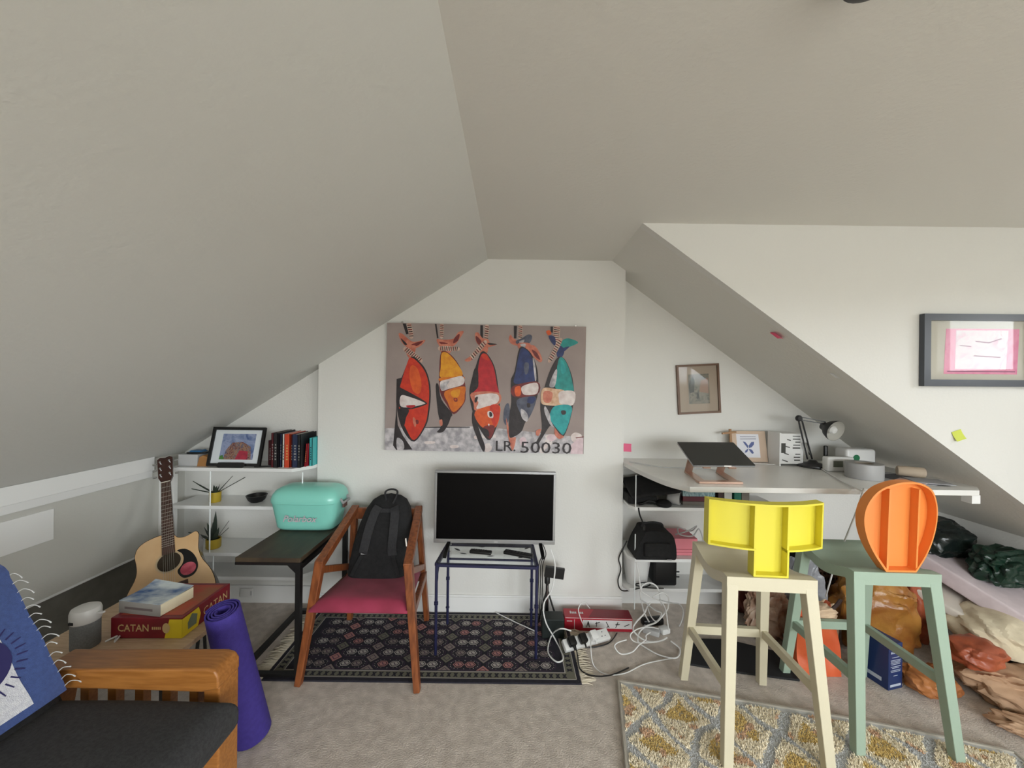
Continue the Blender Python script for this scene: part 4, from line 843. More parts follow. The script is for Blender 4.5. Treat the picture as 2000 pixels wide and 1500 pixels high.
for (u, v, a, l) in [(870,1078,.3,.07),(893,1073,2.4,.06),(905,1081,-.3,.05),(980,1066,.4,.06),(1000,1064,.2,.06),(1030,1070,.9,.06),(940,1068,-.2,.05),(958,1086,.1,.05),(1020,1088,.4,.06)]:
    c = G(u,v,zt+.0066); c.y = min(c.y, 2.42); d = Vector((math.cos(a),math.sin(a),0)); s_ = Vector((-d.y,d.x,0))
    MB('leaf_print').poly([c-d*l*.5,c-d*l*.2-s_*l*.13,c+d*l*.15-s_*l*.13,c+d*l*.5,c+d*l*.15+s_*l*.13,c-d*l*.2+s_*l*.13]).build('leaf_decoration', gp)
TY = 2.30; tc0, tc1 = W(849,920,TY), W(1084,1063,TY); tcz = Vector(((tc0.x+tc1.x)/2, TY, (tc0.z+tc1.z)/2)); tw_, th_ = .725, .432
Rt = Matrix.Rotation(-.010, 3, 'Y') @ Matrix.Identity(3); Rt = Matrix.Rotation(.006, 3, 'Y')
t = thing('television', 'flat television with silver bezel and black screen on the blue metal table', 'television', (tcz.x, TY+.02, zt+.006))
TP = lambda x, z, y: tcz+Rt @ Vector((x,0,z))+Vector((0,y,0))
b = MB('silver'); bz = .014
for x0, x1, z0, z1 in ((-tw_/2,tw_/2,-th_/2,-th_/2+.024),(-tw_/2,tw_/2,th_/2-bz,th_/2),(-tw_/2,-tw_/2+bz,-th_/2+.024,th_/2-bz),(tw_/2-bz,tw_/2,-th_/2+.024,th_/2-bz)):
    b.hexa([TP(x0,z0,0),TP(x1,z0,0),TP(x1,z1,0),TP(x0,z1,0)],[TP(x0,z0,.03),TP(x1,z0,.03),TP(x1,z1,.03),TP(x0,z1,.03)])
b.build('bezel', t, bev=.002)
MB('screen').hexa([TP(-tw_/2+bz,-th_/2+.024,.004),TP(tw_/2-bz,-th_/2+.024,.004),TP(tw_/2-bz,th_/2-bz,.004),TP(-tw_/2+bz,th_/2-bz,.004)],[TP(-tw_/2+bz,-th_/2+.024,.028),TP(tw_/2-bz,-th_/2+.024,.028),TP(tw_/2-bz,th_/2-bz,.028),TP(-tw_/2+bz,th_/2-bz,.028)]).build('screen', t)
MB('black_plastic').hexa([TP(-tw_/2+.04,-th_/2+.04,.03),TP(tw_/2-.04,-th_/2+.04,.03),TP(tw_/2-.04,th_/2-.06,.03),TP(-tw_/2+.04,th_/2-.06,.03)],[TP(-tw_/2+.1,-th_/2+.06,.065),TP(tw_/2-.1,-th_/2+.06,.065),TP(tw_/2-.1,th_/2-.12,.065),TP(-tw_/2+.1,th_/2-.12,.065)]).build('rear_housing', t)
MB('light_grey').box(TP(.01,-th_/2+.011,-.0005),(.02,.001,.006)).build('maker_mark', t)
for x in (-.27, .275):
    q = TP(x,-th_/2+.01,.015); b = MB('black_gloss'); b.bar(q,(q.x-.012 if x<0 else q.x+.012,TY-.09,zt+.012),.02,.012); b.bar(q,(q.x-.008 if x<0 else q.x+.008,TY+.1,zt+.012),.02,.012); b.build('foot', t, bev=.002)
def remote(u0, v0, u1, v1, w, label):
    a, c = G(u0,v0,zt+.0065), G(u1,v1,zt+.0065); t = thing('remote_control', label, 'remote control', (a+c)/2)
    d = (c-a).normalized(); R = frame3(d, Z); m = (a+c)/2+Vector((0,0,.0095))
    MB('black_plastic').rbox(m, ((c-a).length, w, .018), .006, 3, R).build('body', t, smooth=True)
    for i in range(6):
        for j in (-1,0,1): MB('strap_grey').box(m+R @ Vector(((-.32+i*.11)*(c-a).length, j*w*.26, .0095)), (.007,.006,.002), R).build('button', t)
remote(918,1079,960,1083,.036,'shorter black remote control on the glass table top'); remote(985,1080,1040,1090,.042,'longer black remote control on the glass table top')
# ================================================================== things on the floor by the chimney breast
c = Vector((.245, 2.50, 0))
t = thing('tripod', 'black tripod with a rectangular panel head behind the blue metal table', 'tripod', c)
MB('black_metal').tube([c+Z*.06,c+Z*.335],.010,10).build('pole', t, smooth=True); MB('chrome').tube([c+Z*.12+Vector((0,-.011,0)),c+Z*.25+Vector((0,-.011,0))],.004,6).build('inner_pole', t, smooth=True)
MB('black_metal').lathe([(.0,0),(.018,0),(.018,.04),(.010,.05)], c+Z*.26, n=14).build('collar', t, smooth=True)
for a in (-.5, 1.6, 3.7): MB('black_metal').tube([c+Z*.22, c+Vector((.085*math.cos(a),.085*math.sin(a)-.01,.006))], .006, 8).build('leg', t, smooth=True)
hp = W(1083,1118,2.47); MB('black_plastic').box(hp,(.125,.02,.07), Matrix.Rotation(.14,3,'Y')*1).build('panel', t, bev=.003); MB('black_metal').tube([c+Z*.33, hp+Y*.012], .008, 8).build('neck', t, smooth=True)
mat('dark_box', (22,30,28), .5)
tag(MB('dark_box').bb(.20,.335,2.33,2.42,.0095,.125).build('storage_case', bev=.004), 'small dark green-black case on the rug beside the red carton', 'case')
mat('carton_red', (170,28,46), .4); mat('carton_maroon', (126,26,42), .4); mat('carton_white', (216,214,214), .4)
rb = Vector((.35,2.425,0)); Rr = rotz(-1.5); RB = lambda x, y, z: rb+Rr @ Vector((x,y,0))+Vector((0,0,z)); rw, rd, rh = .425, .095, .085
t = thing('tripod_carton', 'long red carton with pictures of tripods lying by the baseboard', 'box', RB(rw/2,rd/2,0))
MB('carton_red').hexa([RB(0,0,.001),RB(rw,0,.001),RB(rw,rd,.001),RB(0,rd,.001)],[RB(0,0,rh),RB(rw,0,rh),RB(rw,rd,rh),RB(0,rd,rh)]).build('body', t, bev=.0015)
MB('carton_maroon').poly([RB(.15,.002,rh+.0006),RB(rw-.002,.002,rh+.0006),RB(rw-.002,rd-.002,rh+.0006),RB(.2,rd-.002,rh+.0006)]).build('top_print', t)
xr = Rr @ X
wf = MB('carton_white').poly([RB(.115,-.0006,.02),RB(rw-.003,-.0006,.02),RB(rw-.003,-.0006,rh-.014),RB(.115,-.0006,rh-.014)]).build('picture_strip', t)
MB('carton_white').poly([RB(.005,-.0006,rh-.006),RB(rw-.005,-.0006,rh-.006),RB(rw-.005,-.0006,rh-.003),RB(.005,-.0006,rh-.003)]).build('white_rule', t)
for k in range(5):
    x = .148+k*.06; b = MB('black_plastic')
    for (xa,za),(xb,zb_) in [[((-.010,.025),(0,.062)),((.010,.025),(0,.062)),((0,.03),(.0,.06))],[((-.015,.05),(.014,.058)),((-.008,.03),(-.008,.06))],[((-.008,.062),(.006,.035)),((.006,.035),(.012,.025)),((.006,.035),(-.004,.025))],[((-.008,.025),(.006,.062)),((-.01,.045),(.018,.048))],[((-.014,.036),(.018,.05)),((-.014,.036),(-.004,.04))]][k]:
        b.bar(RB(x+xa,-.0009,za),RB(x+xb,-.0009,zb_),.0045,.0004,side=xr)
    b.build('tripod_picture', wf)
    if k > 1: MB('carton_red').poly([RB(x-.025,-.001,.004),RB(x+.025,-.001,.004),RB(x+.025,-.001,.017),RB(x-.025,-.001,.017)]).build('caption_block', t)
bl_ = MB('carton_white')
for k in range(8):
    if k != 4: bl_.poly([RB(.038+k*.011,rd*.40,rh+.0007),RB(.046+k*.011,rd*.40,rh+.0007),RB(.047+k*.011,rd*(.62 if k else .7),rh+.0007),RB(.039+k*.011,rd*(.62 if k else .7),rh+.0007)])
for k in range(5): bl_.poly([RB(.014+k*.007,-.0007,.058),RB(.019+k*.007,-.0007,.058),RB(.019+k*.007,-.0007,.064),RB(.014+k*.007,-.0007,.064)])
bl_.build('blurred_lettering', t)
MB('carton_white').poly([RB(.060,-.0006,.008),RB(.063,-.0006,.008),RB(.063,-.0006,rh-.014),RB(.060,-.0006,rh-.014)]).build('divider_rule', t)
# power strip with plugs
ps0, ps1 = Vector((.315,2.215,.0)), Vector((.60,2.33,0)); d = (ps1-ps0).normalized(); Rp = frame3(d, Vector((.1,-.55,.85)))
t = thing('power_strip', 'white multi-socket power strip on the carpet before the red carton', 'power strip', (ps0+ps1)/2)
mc = (ps0+ps1)/2+Z*.042; L = (ps1-ps0).length
MB('white_plastic').rbox(mc, (L,.062,.032), .006, 2, Rp).build('body', t, smooth=True)
for k in range(4):
    for dx, dy in ((0,.014),(-.011,-.008),(.011,-.008)): MB('black_plastic').box(mc+Rp @ Vector((-L*.36+k*L*.24+dx,dy,.0163)), (.006,.004,.002), Rp).build('socket_hole', t)
pl = [(.20,'black_plastic','black plug in the power strip beside another black plug',.05),( -.02,'black_plastic','bulky black adapter plug in the power strip',.055),(-.30,'white_plastic','flat white plug hanging at the power strip',.03)]
for k, (m, lab, ox) in enumerate([('black_plastic','small black plug at the rug end of the power strip',-.36),('black_plastic','bulky black adapter in the power strip',-.12),('white_plastic','white charger plug in the power strip',.12)]):
    q = thing('power_plug', lab, 'plug', mc+Rp @ Vector((ox*L,0,.018))); base = mc+Rp @ Vector((ox*L,0,.0175+.02))
    MB(m).rbox(base, (.045,.05,.038), .008, 2, Rp).build('body', q, smooth=True)
    MB(m).tube([base+Rp @ Vector((0,-.024,0)), base+Rp @ Vector((0,-.045,-.004))], .005, 8).build('strain_relief', q, smooth=True)
def cable(name, label, pts, r, m, n=8, group=None, cat='cable'): return tag(MB(m).tube(catmull(pts, n), r, 6).build(name, smooth=True), label, cat, group)
cg = lambda u, v, z=.006: G(u, v, z)
cable('power_cable','white cable dropping from the television to a loop on the rug',[W(1075,1072,2.36),W(1084,1105,2.34),W(1078,1150,2.30),W(1062,1180,2.28),W(1066,1215,2.26),cg(1085,1250,.02),cg(1100,1285,.016),cg(1086,1292,.016),cg(1070,1272,.016),cg(1078,1240,.03),W(1095,1228,2.24),W(1115,1232,2.26)],.0042,'white_plastic')
cable('power_cable','black cable running from the power strip across the fringe to a bare end',[W(1122,1252,2.2),cg(1128,1280,.018),cg(1134,1308,.018),cg(1160,1320,.014),cg(1195,1318,.008),cg(1228,1304,.008)],.0035,'black_plastic')
cable('power_cable','thin white cable looping from the power strip over the carpet to the stool',[W(1156,1240,2.26),W(1154,1265,2.15),cg(1160,1300,.006),cg(1185,1317,.006),cg(1220,1315,.006),cg(1262,1296,.006),cg(1322,1284,.006)],.0028,'white_plastic')
cable('power_cable','black cable lying behind the power strip on the carpet',[cg(1205,1236,.006),cg(1190,1255,.006),cg(1160,1264,.006),cg(1132,1262,.02)],.0035,'black_plastic')
cable('power_cable','thin white cord lying across the dark rug beneath the television',[cg(968,1196,.014),cg(1000,1212,.014),cg(1050,1235,.014)],.003,'white_plastic')
cable('power_cable','white cable arching over the red carton',[W(1212-70,1226,2.40),W(1133,1205,2.39),W(1130,1188,2.40),W(1140,1176,2.42),W(1152,1188,2.48)],.003,'white_plastic')
cable('power_cable','white cord behind the C-shaped side table near the baseboard',[(-1.15,2.63,.30),(-1.13,2.60,.15),(-1.06,2.58,.09)],.004,'white_plastic')
for k, dx in enumerate((0,.012,.024)): cable('hdmi_cable','black cable hanging behind the right end of the television',[TP(.24+dx,-.19,.07),Vector((.20+dx,2.40,.50)),Vector((.185+dx,2.47,.36)),Vector((.2+dx,2.50,.02))],.0028,'black_plastic',group='black cables behind the television')
# ================================================================== corner desk and shelves under it
DZ = 1.03
t = thing('corner_desk', 'white built-in desk board with a curved corner beneath the roof slope', 'desk', (1.6, 2.4, DZ-.03))
curve = [(p.x, p.y) for p in catmull([(.764,2.605,0),(.795,2.34,0),(.85,2.10,0),(.925,1.985,0)],6)]
MB('desk_white').prism([(.764,YR-.001)]+curve+[(2.42,1.985),(2.50,2.06),(2.50,YR-.001)],'z',DZ-.028,DZ).build('desk_top', t, bev=.002)
MB('trim_white').bb(2.40,2.445,2.0,2.05,DZ-.075,DZ-.029).build('bracket', t, bev=.002)
MB('trim_white').bb(.77,2.5,YR-.04,YR-.001,DZ-.07,DZ-.029).build('wall_batten', t)
def rshelf(z, yf, x1, label, x0=.766):
    t = thing('wall_shelf', label, 'shelf', ((x0+x1)/2, YR, z-.022))
    MB('shelf_white').prism([(x0,YR-.001),(x0,yf+.05),(x0+.03,yf),(x1,yf),(x1,YR-.001)],'z',z-.022,z).build('board', t, bev=.002); return t
RA = rshelf(.775, 2.45, 1.76, 'white shelf under the desk holding the black sleeve and books')
RBs = rshelf(.447, 2.45, 1.76, 'white shelf under the desk holding the black camera bag')
RC = rshelf(.205, 2.55, 1.45, 'lowest white ledge under the desk holding a black box')
for sh, z0, z1 in ((RA,.775,.98),(RBs,.447,.60),(RC,.12,.42)):
    MB('acrylic').tube([(.80,2.458,z0),(.80,2.458,z1)],.0035).build('rod', sh, smooth=True)
MB('shelf_white').bb(1.74,1.76,2.46,YR-.001,.448,.753).build('end_panel', RA)
# on the upper shelf
t = thing('laptop_sleeve', 'black padded sleeve lying tilted on the shelf below the desk', 'sleeve', (.93,2.58,.78))
Rl = frame3(Vector((1,.0,.14)), Vector((-.1,-.35,1)))
MB('black_fabric').rbox((.935,2.575,.885),(.32,.22,.03),.012,3,Rl).build('body', t, smooth=True)
MB('black_fabric').rbox((.86,2.60,.805),(.19,.20,.055),.012,3).build('lower_pouch', t, smooth=True)
t = thing('speaker', 'white and grey round speaker with black front under the desk', 'speaker', (1.08,2.50,.776))
Rw = Matrix.Rotation(math.pi/2,3,'Y') @ Matrix.Identity(3); Rw = rotz(-35) @ Rw
c = Vector((1.075,2.52,.776+.045)); MB('light_grey').lathe([(0,-.04),(.038,-.04),(.045,-.03),(.045,.03),(.042,.036)],c,Rw,24).build('body',t,smooth=True); MB('black_plastic').lathe([(.04,.034),(.03,.037),(0,.037)],c,Rw,24).build('grille',t,smooth=True)
t = thing('headphone', 'black round ear pad hanging over the edge of the shelf under the desk', 'headphones', (.985,2.475,.776))
MB('black_fabric').lathe([(0,0),(.04,0),(.048,.008),(.048,.024),(.036,.034),(0,.036)],(.985,2.475,.7762),None,24).build('ear_pad',t,smooth=True); MB('black_plastic').tube(catmull([(.95,2.49,.79),(.90,2.50,.80),(.86,2.49,.788),(.83,2.48,.785)],6),.008,8).build('headband',t,smooth=True)
mat('mag_blue', (170,196,200), .5, c2=(90,130,140), scale=40, stretch=(3,1,1)); mat('mag_maroon', (92,24,36), .5); mat('book_green', (20,104,84), .5); mat('book_brown', (60,40,38), .6); mat('book_grey', (110,104,96), .6); mat('book_pale', (196,196,190), .6)
for x0, x1, z0, z1, m, lab in ((1.12,1.33,.776,.80,'book_grey','flat grey book at the bottom of the pile under the desk'),(1.12,1.32,.8005,.832,'mag_maroon','flat maroon book in the pile under the desk'),(1.12,1.33,.8325,.905,'mag_blue','stack of pale blue magazines on the maroon book under the desk')):
    tag(MB(m).bb(x0,x1,2.50,2.70,z0,z1).build('book',bev=.002),lab,'book','books piled on the shelf under the desk')
for x, w, m, lab, h in ((1.35,.035,'book_brown','dark brown book standing under the desk',.205),(1.39,.05,'book_pale','pale book standing between brown and green ones under the desk',.20),(1.455,.045,'book_green','green book standing under the desk',.215),(1.503,.05,'book_grey','grey-brown folder at the end of the row under the desk',.21)):
    tag(MB(m).bb(x,x+w,2.50,2.68,.776,.776+h).build('book',bev=.002),lab,'book','books standing on the shelf under the desk')
# camera bag shelf
t = thing('camera_bag', 'black camera bag with a top handle on the shelf under the desk', 'bag', (.93,2.50,.448))
b = MB('black_fabric'); prof = [(.80,.448),(.79,.47),(.812,.54),(.845,.60),(.87,.63),(.99,.625),(1.03,.60),(1.05,.54),(1.055,.47),(1.045,.448)]
b.prism([(p.x,p.y) for p in catmull([(a,c,0) for a,c in prof],4)],'y',2.43,2.60).build('body',t,bev=.015)
MB('strap_grey').tube(catmull([(.86,2.52,.625),(.88,2.52,.648),(.94,2.52,.655),(.99,2.52,.645),(1.0,2.52,.62)],5),.007,8).build('handle',t,smooth=True)
MB('black_fabric').rbox((.93,2.425,.515),(.17,.03,.09),.012,3).build('front_pocket',t,smooth=True); MB('light_grey').box((1.0,2.409,.458),(.03,.002,.008)).build('maker_mark',t)
mat('notebook_pink', (222,130,142), .5)
for k, (w, z) in enumerate(((.15,.448),(.145,.470),(.15,.488))): tag(MB('notebook_pink').bb(1.07,1.07+w,2.50,2.68,z,z+(.021,.017,.07)[k]).build('notebook',bev=.003),('pink notebook at the bottom of the pile beside the camera bag','pink notebook in the middle of the pile beside the camera bag','thick pink folder topping the pile beside the camera bag')[k],'notebook','pink notebooks beside the camera bag')
cable('cable_bundle','tangled pale cables lying on the pink notebooks',[(1.10,2.56,.562),(1.16,2.52,.60),(1.24,2.56,.62),(1.22,2.60,.57),(1.13,2.58,.60),(1.12,2.54,.57),(1.2,2.53,.565),(1.27,2.58,.59),(1.3,2.55,.46)],.004,'light_grey')
t = thing('hanging_strap', 'short black strap hanging from the shelf under the desk', 'strap', (.83,2.452,.70)); MB('black_fabric').tube(catmull([(.815,2.449,.772),(.822,2.446,.73),(.838,2.445,.69),(.85,2.446,.655)],5),.005,6).build('cord',t,smooth=True); MB('black_plastic').box((.852,2.446,.645),(.012,.008,.03)).build('clip',t,bev=.002)
# on the lowest ledge
t = thing('waste_bin', 'white tapered bin under the camera bag shelf', 'bin', (.87,2.62,.206))
MB('white_plastic').lathe([(0,0),(.07,0),(.095,.205),(.088,.205),(.064,.008),(0,.008)],(.872,2.645,.206),None,28).build('body',t,smooth=True)
t = thing('router_box', 'upright black box with rounded corners on the lowest ledge', 'box', (1.05,2.64,.206)); MB('black_plastic').rbox((1.048,2.645,.312),(.15,.13,.21),.012,3).build('body',t,smooth=True)
for z in (.25,.285): MB('black_plastic').tube([(1.12,2.62,z),(1.155,2.62,z)],.005,6).build('plug_jack',t)
cable('power_cable','black cable running down the chimney corner to the bin',[(.79,2.60,.50),(.765,2.597,.45),(.735,2.595,.38),(.75,2.595,.31),(.73,2.59,.23),(.76,2.585,.17),(.86,2.54,.212),(.93,2.545,.232),(.90,2.54,.25),(.83,2.545,.232),(.92,2.54,.215),(1.02,2.545,.21)],.004,'black_plastic')
# cable tangle on the floor
def tang(pts, lift):
    out_ = []
    for x, y in pts:
        u, v = 1220+x/8.336, 1120+y/8.336; p = W(u, v, 2.43-(v-1135)/165.0*.24+lift)
        out_.append(p if p.z > .008 else G(u, v, .008))
    return out_
for k, (lab, pts) in enumerate((
 ('white cable making the tallest loop over the tangled heap', [(262,420),(258,300),(290,200),(400,152),(510,200),(565,310),(578,410),(600,520)]),
 ('white cable arching beside the tallest loop and curling down in front', [(455,388),(560,330),(640,318),(712,390),(712,520),(680,610),(520,790),(350,860),(240,960),(215,1100),(260,1135)]),
 ('white cable slanting across the tangled heap to a white adapter', [(265,292),(450,405),(560,440),(640,520),(680,650),(700,800),(718,930)]),
 ('white cable sweeping round the carton side of the tangled heap', [(420,480),(370,540),(320,650),(190,790),(138,900),(200,1000),(330,1090),(480,1115),(620,1085),(690,1040)]),
 ('thin white cable crossing the middle of the tangled heap', [(250,420),(370,500),(500,600),(600,650),(520,780),(430,700),(375,560)]),
 ('low white cable circling the front of the tangled heap', [(560,900),(430,876),(300,880),(180,920),(95,1000),(130,1090),(250,1130),(480,1118)]),
 ('white cable looping on the stool side of the tangled heap', [(560,430),(760,480),(890,500),(950,600),(940,740),(890,860)]),
 ('thin pale cable trailing from the heap towards the power strip', [(420,960),(350,1010),(345,1080),(240,1160),(120,1280),(-60,1310),(-160,1200),(-120,1130),(30,1080)]))):
    cable('extension_cable', lab, tang(pts, -.012*k+.02), .0046 if k in (0,1,3) else .0034, 'white_plastic' if k not in (4,6) else 'light_grey', 8, 'tangled white cables on the carpet')
cable('extension_cable','white cable rising from the tangle up to the camera bag shelf',[W(1243,1098,2.44),W(1250,1140,2.43),W(1254,1180,2.40),W(1260,1200,2.37),W(1268,1215,2.33)],.004,'white_plastic')
cable('extension_cable','long white loop of cable lying on the carpet before the tangle',[cg(1250,1258,.01),cg(1285,1278,.008),cg(1320,1285,.008),cg(1328,1268,.008),cg(1310,1252,.02)],.004,'white_plastic')
for (u,v,z,s_,a,m,lab) in ((1272,1238,.03,(.10,.045,.035),-30,'light_grey','grey power adapter brick in the cable tangle'),(1297,1236,.03,(.06,.05,.035),20,'white_plastic','white plug adapter in the cable tangle'),(1285,1206,.03,(.14,.05,.04),10,'black_plastic','black power adapter under the cable tangle')):
    p = G(u,v,0) if v > 1215 else Vector((.93,2.50,0)); tag(MB(m).rbox((p.x,p.y,s_[2]/2+.001),s_,.008,2,rotz(a)).build('power_adapter',smooth=True),lab,'adapter')
# ================================================================== on the desk
t = thing('laptop_stand', 'rose gold metal laptop stand on the white desk', 'stand', (1.13,2.2,DZ)); mat('rose_gold', (196,164,146), .3, metal=.75)
fx0, fx1 = 1.005, 1.24
MB('rose_gold').bb(fx0,fx1,2.05,2.09,DZ,DZ+.012).build('base_bar',t,bev=.002)
for x, nx in ((1.01,1.045),(1.19,1.235)):
    MB('rose_gold').hexa([(x,2.08,DZ),(x+.045,2.08,DZ),(nx+.045,2.32,DZ),(nx,2.32,DZ)],[(x,2.08,DZ+.008),(x+.045,2.08,DZ+.008),(nx+.045,2.32,DZ+.008),(nx,2.32,DZ+.008)]).build('base_arm',t,bev=.001)
    MB('rose_gold').hexa([(nx,2.312,DZ+.005),(nx+.045,2.312,DZ+.005),(nx+.045,2.32,DZ+.005),(nx,2.32,DZ+.005)],[(nx,2.25,DZ+.128),(nx+.045,2.25,DZ+.128),(nx+.045,2.258,DZ+.131),(nx,2.258,DZ+.131)]).build('upright',t,bev=.001)
LA = Vector((.995,2.10,DZ+.078)); lu = Vector((0,.2,.088)).normalized(); ln = Vector((0,-lu.z,lu.y)); lx = Vector((.345,.012,0)).normalized()
for x in (1.05,1.19): MB('rose_gold').bar((x+.02,2.25,DZ+.125),LA+Vector((x-.975,-.002,-.004)),.04,.006).build('cradle_arm',t)
t = thing('laptop', 'closed dark grey laptop resting on the rose gold stand', 'laptop', LA); mat('space_grey', (62,62,60), .4, metal=.3)
LP = lambda x, y, n: LA+lx*x+lu*y+ln*n
for n0, n1, m, nm in ((0,.009,'silver','base'),(.0095,.0155,'space_grey','lid')):
    b = MB(m); b.hexa([LP(0,0,n0),LP(.345,0,n0),LP(.345,.232,n0),LP(0,.232,n0)],[LP(0,0,n1),LP(.345,0,n1),LP(.345,.232,n1),LP(0,.232,n1)]); b.build(nm,t,bev=.003)
mat('engraved', (52,52,54), .25, metal=.5)
MB('chrome').box(LP(.19,-.001,.009),(.04,.002,.006)).build('opening_notch',t)
# wall picture in brown frame
mat('brown_frame', (104,74,52), .4); mat('mount_beige', (176,160,142), .7); paint_mat('art_engraving',[(70,72,66),(110,108,96),(140,134,120),(88,84,76)],26); paint_mat('art_door',[(140,110,90),(160,124,100)],20); paint_mat('art_dark',[(56,62,56),(78,80,72)],30)
pa = W(1326,810,YR-.02); pd = W(1409,806,YR-.02); pxx = (pd-pa).normalized(); pxx.y = 0; pyy = Vector((-pxx.z,0,pxx.x))
pframe('street_print','small brown framed print of a narrow street on the alcove wall', lambda x,y,n: pa+pxx*x+pyy*y+Vector((0,.018-n,0)), .302,.352,.014,.018,'brown_frame','mount_beige',
  [('art_engraving',[(.27,.2),(.76,.2),(.76,.8),(.27,.8)]),('art_door',[(.52,.44),(.74,.4),(.74,.72),(.56,.66)]),('art_dark',[(.29,.42),(.4,.44),(.42,.7),(.36,.76),(.28,.6)]),('art_dark',[(.45,.3),(.52,.3),(.5,.42),(.46,.42)])], glass=True)
# butterfly card and cross
t = thing('butterfly_card', 'pale framed card with a blue butterfly standing at the back of the desk', 'card', (1.65,2.66,DZ))
cu_ = Vector((0,.04,.22)).normalized(); cn = Vector((0,-cu_.z,cu_.y)); ca_ = Vector((1.535,2.66,DZ+.001)); KP = lambda x,y,n: ca_+Vector((x,0,0))+cu_*y+cn*n
mat('card_frame',(206,182,160),.6); mat('card_paper',(224,224,230),.6); mat('butterfly',(86,98,148),.6); mat('card_ink',(120,122,140),.6)
MB('card_frame').hexa([KP(0,0,0),KP(.235,0,0),KP(.235,.212,0),KP(0,.212,0)],[KP(0,0,.014),KP(.235,0,.014),KP(.235,.212,.014),KP(0,.212,.014)]).build('frame',t,bev=.002)
cp = MB('card_paper').poly([KP(.03,.03,.0146),KP(.185,.03,.0146),KP(.185,.19,.0146),KP(.03,.19,.0146)]).build('paper',t)
bf_ = MB('butterfly')
for q in ([(.105,.09),(.08,.125),(.072,.14),(.09,.135),(.108,.11)],[(.11,.11),(.13,.135),(.15,.138),(.148,.12),(.13,.10),(.112,.095)],[(.104,.09),(.085,.078),(.078,.062),(.095,.066),(.106,.085)],[(.11,.09),(.132,.082),(.142,.06),(.128,.055),(.112,.078)]): bf_.poly([KP(a,c,.0153) for a,c in q])
bf_.build('butterfly_print',cp); b = MB('card_ink')
for y in (.172,.160,.152): b.poly([KP(.055,y,.0153),KP(.165,y,.0153),KP(.165,y+.0025,.0153),KP(.055,y+.0025,.0153)])
b.build('printed_lines',cp)
t = thing('wooden_cross', 'thin wooden cross propped behind the laptop next to the butterfly card', 'cross', (1.525,2.63,DZ)); mat('cross_wood',(166,128,92),.6)
MB('cross_wood').bar((1.52,2.645,DZ+.001),(1.52,2.675,DZ+.226),.013,.012).build('upright',t); MB('cross_wood').bar((1.455,2.656,DZ+.196),(1.555,2.664,DZ+.206),.012,.012,side=(0,0,1)).build('crossbar',t)
# white slotted organiser
t = thing('desk_organiser', 'white upright box with rows of dark slots beside the desk lamp', 'organiser', (1.85,2.60,DZ))
ox0, ox1, oy0, oy1, oh = 1.775, 1.925, 2.545, 2.66, .215
MB('white_plastic').bb(ox0,ox1,oy0,oy1,DZ+.012,DZ+oh).build('body',t,bev=.004)
mat('slot_dark',(66,66,62),.7)
MB('white_plastic').bb(ox0-.002,ox0+.008,oy0-.004,oy1,DZ,DZ+oh+.003).build('side_plate',t); MB('white_plastic').bb(ox1-.008,ox1+.004,oy0-.004,oy1,DZ,DZ+oh-.005).build('side_plate',t)
for i in range(9):
    z = DZ+.035+i*.02; w = random.uniform(.03,.05)
    if i not in (3,): MB('slot_dark').bb(ox1-.014-w,ox1-.014,oy0-.0022,oy0+.001,z,z+random.choice((.004,.008,.006))).build('slot',t)
for i in range(4): MB('slot_dark').bar((ox0+.02+.01*i,oy0-.001,DZ+.04+i*.045),(ox0+.055+.006*i,oy0-.001,DZ+.028+i*.047),.006,.003,side=(0,0,1)).build('slot',t)
MB('slot_dark').bb(ox0+.012,ox0+.04,oy0-.002,oy0+.001,DZ+.085,DZ+.15).build('slot',t)
# articulated lamp
mat('lamp_grey',(40,40,42),.4)
t = thing('desk_lamp', 'dark articulated desk lamp with a round shade under the roof slope', 'lamp', (1.98,2.53,DZ)); lb = Vector((1.985,2.53,DZ))
MB('lamp_grey').lathe([(0,0),(.085,0),(.09,.006),(.088,.016),(.03,.03),(.018,.045),(0,.045)],lb,None,32).build('base',t,smooth=True)
j1 = lb+Vector((-.02,0,.05)); j2 = W(1562,817,2.50); j3 = W(1612,826,2.46)
for s_ in (-.011,.011):
    MB('lamp_grey').bar(j1+X*s_*1.4, j2+X*s_, .007,.007).build('lower_arm',t); MB('lamp_grey').bar(j2+Z*s_*.9, j3+Z*s_*.6, .006,.006,side=(0,0,1)).build('upper_arm',t)
MB('lamp_grey').lathe([(.015,-.012),(.02,-.006),(.02,.006),(.015,.012)],j2-X*.006,frame3((0,0,1),(0,-1,0)),18).build('elbow',t,smooth=True)
MB('chrome').tube([j1+Z*.03,j1.lerp(j2,.4)],.006,8).build('spring',t)
sc = W(1622,838,2.44); Rs = frame3((1,.2,0),(-.15,-.93,-.25))
mat('shade_inner',(190,188,180),.5)
MB('lamp_grey').lathe([(.066,.035),(.064,.02),(.05,-.01),(.03,-.03),(.022,-.055),(0,-.056)],sc,Rs,32,False).build('shade',t,smooth=True)
MB('shade_inner').lathe([(.0655,.0345),(.06,.018),(.046,-.006),(.026,-.022),(0,-.024)],sc,Rs,32,False).build('reflector',t,smooth=True); MB('white_plastic').lathe([(.012,-.02),(.022,.0),(.026,.016),(.018,.03),(0,.034)],sc,Rs,20).build('bulb',t,smooth=True)
MB('lamp_grey').tube([j3,sc-Rs @ Vector((0,0,-.0))+Rs @ Vector((0,0,-.05))],.006,8).build('shade_joint',t,smooth=True)
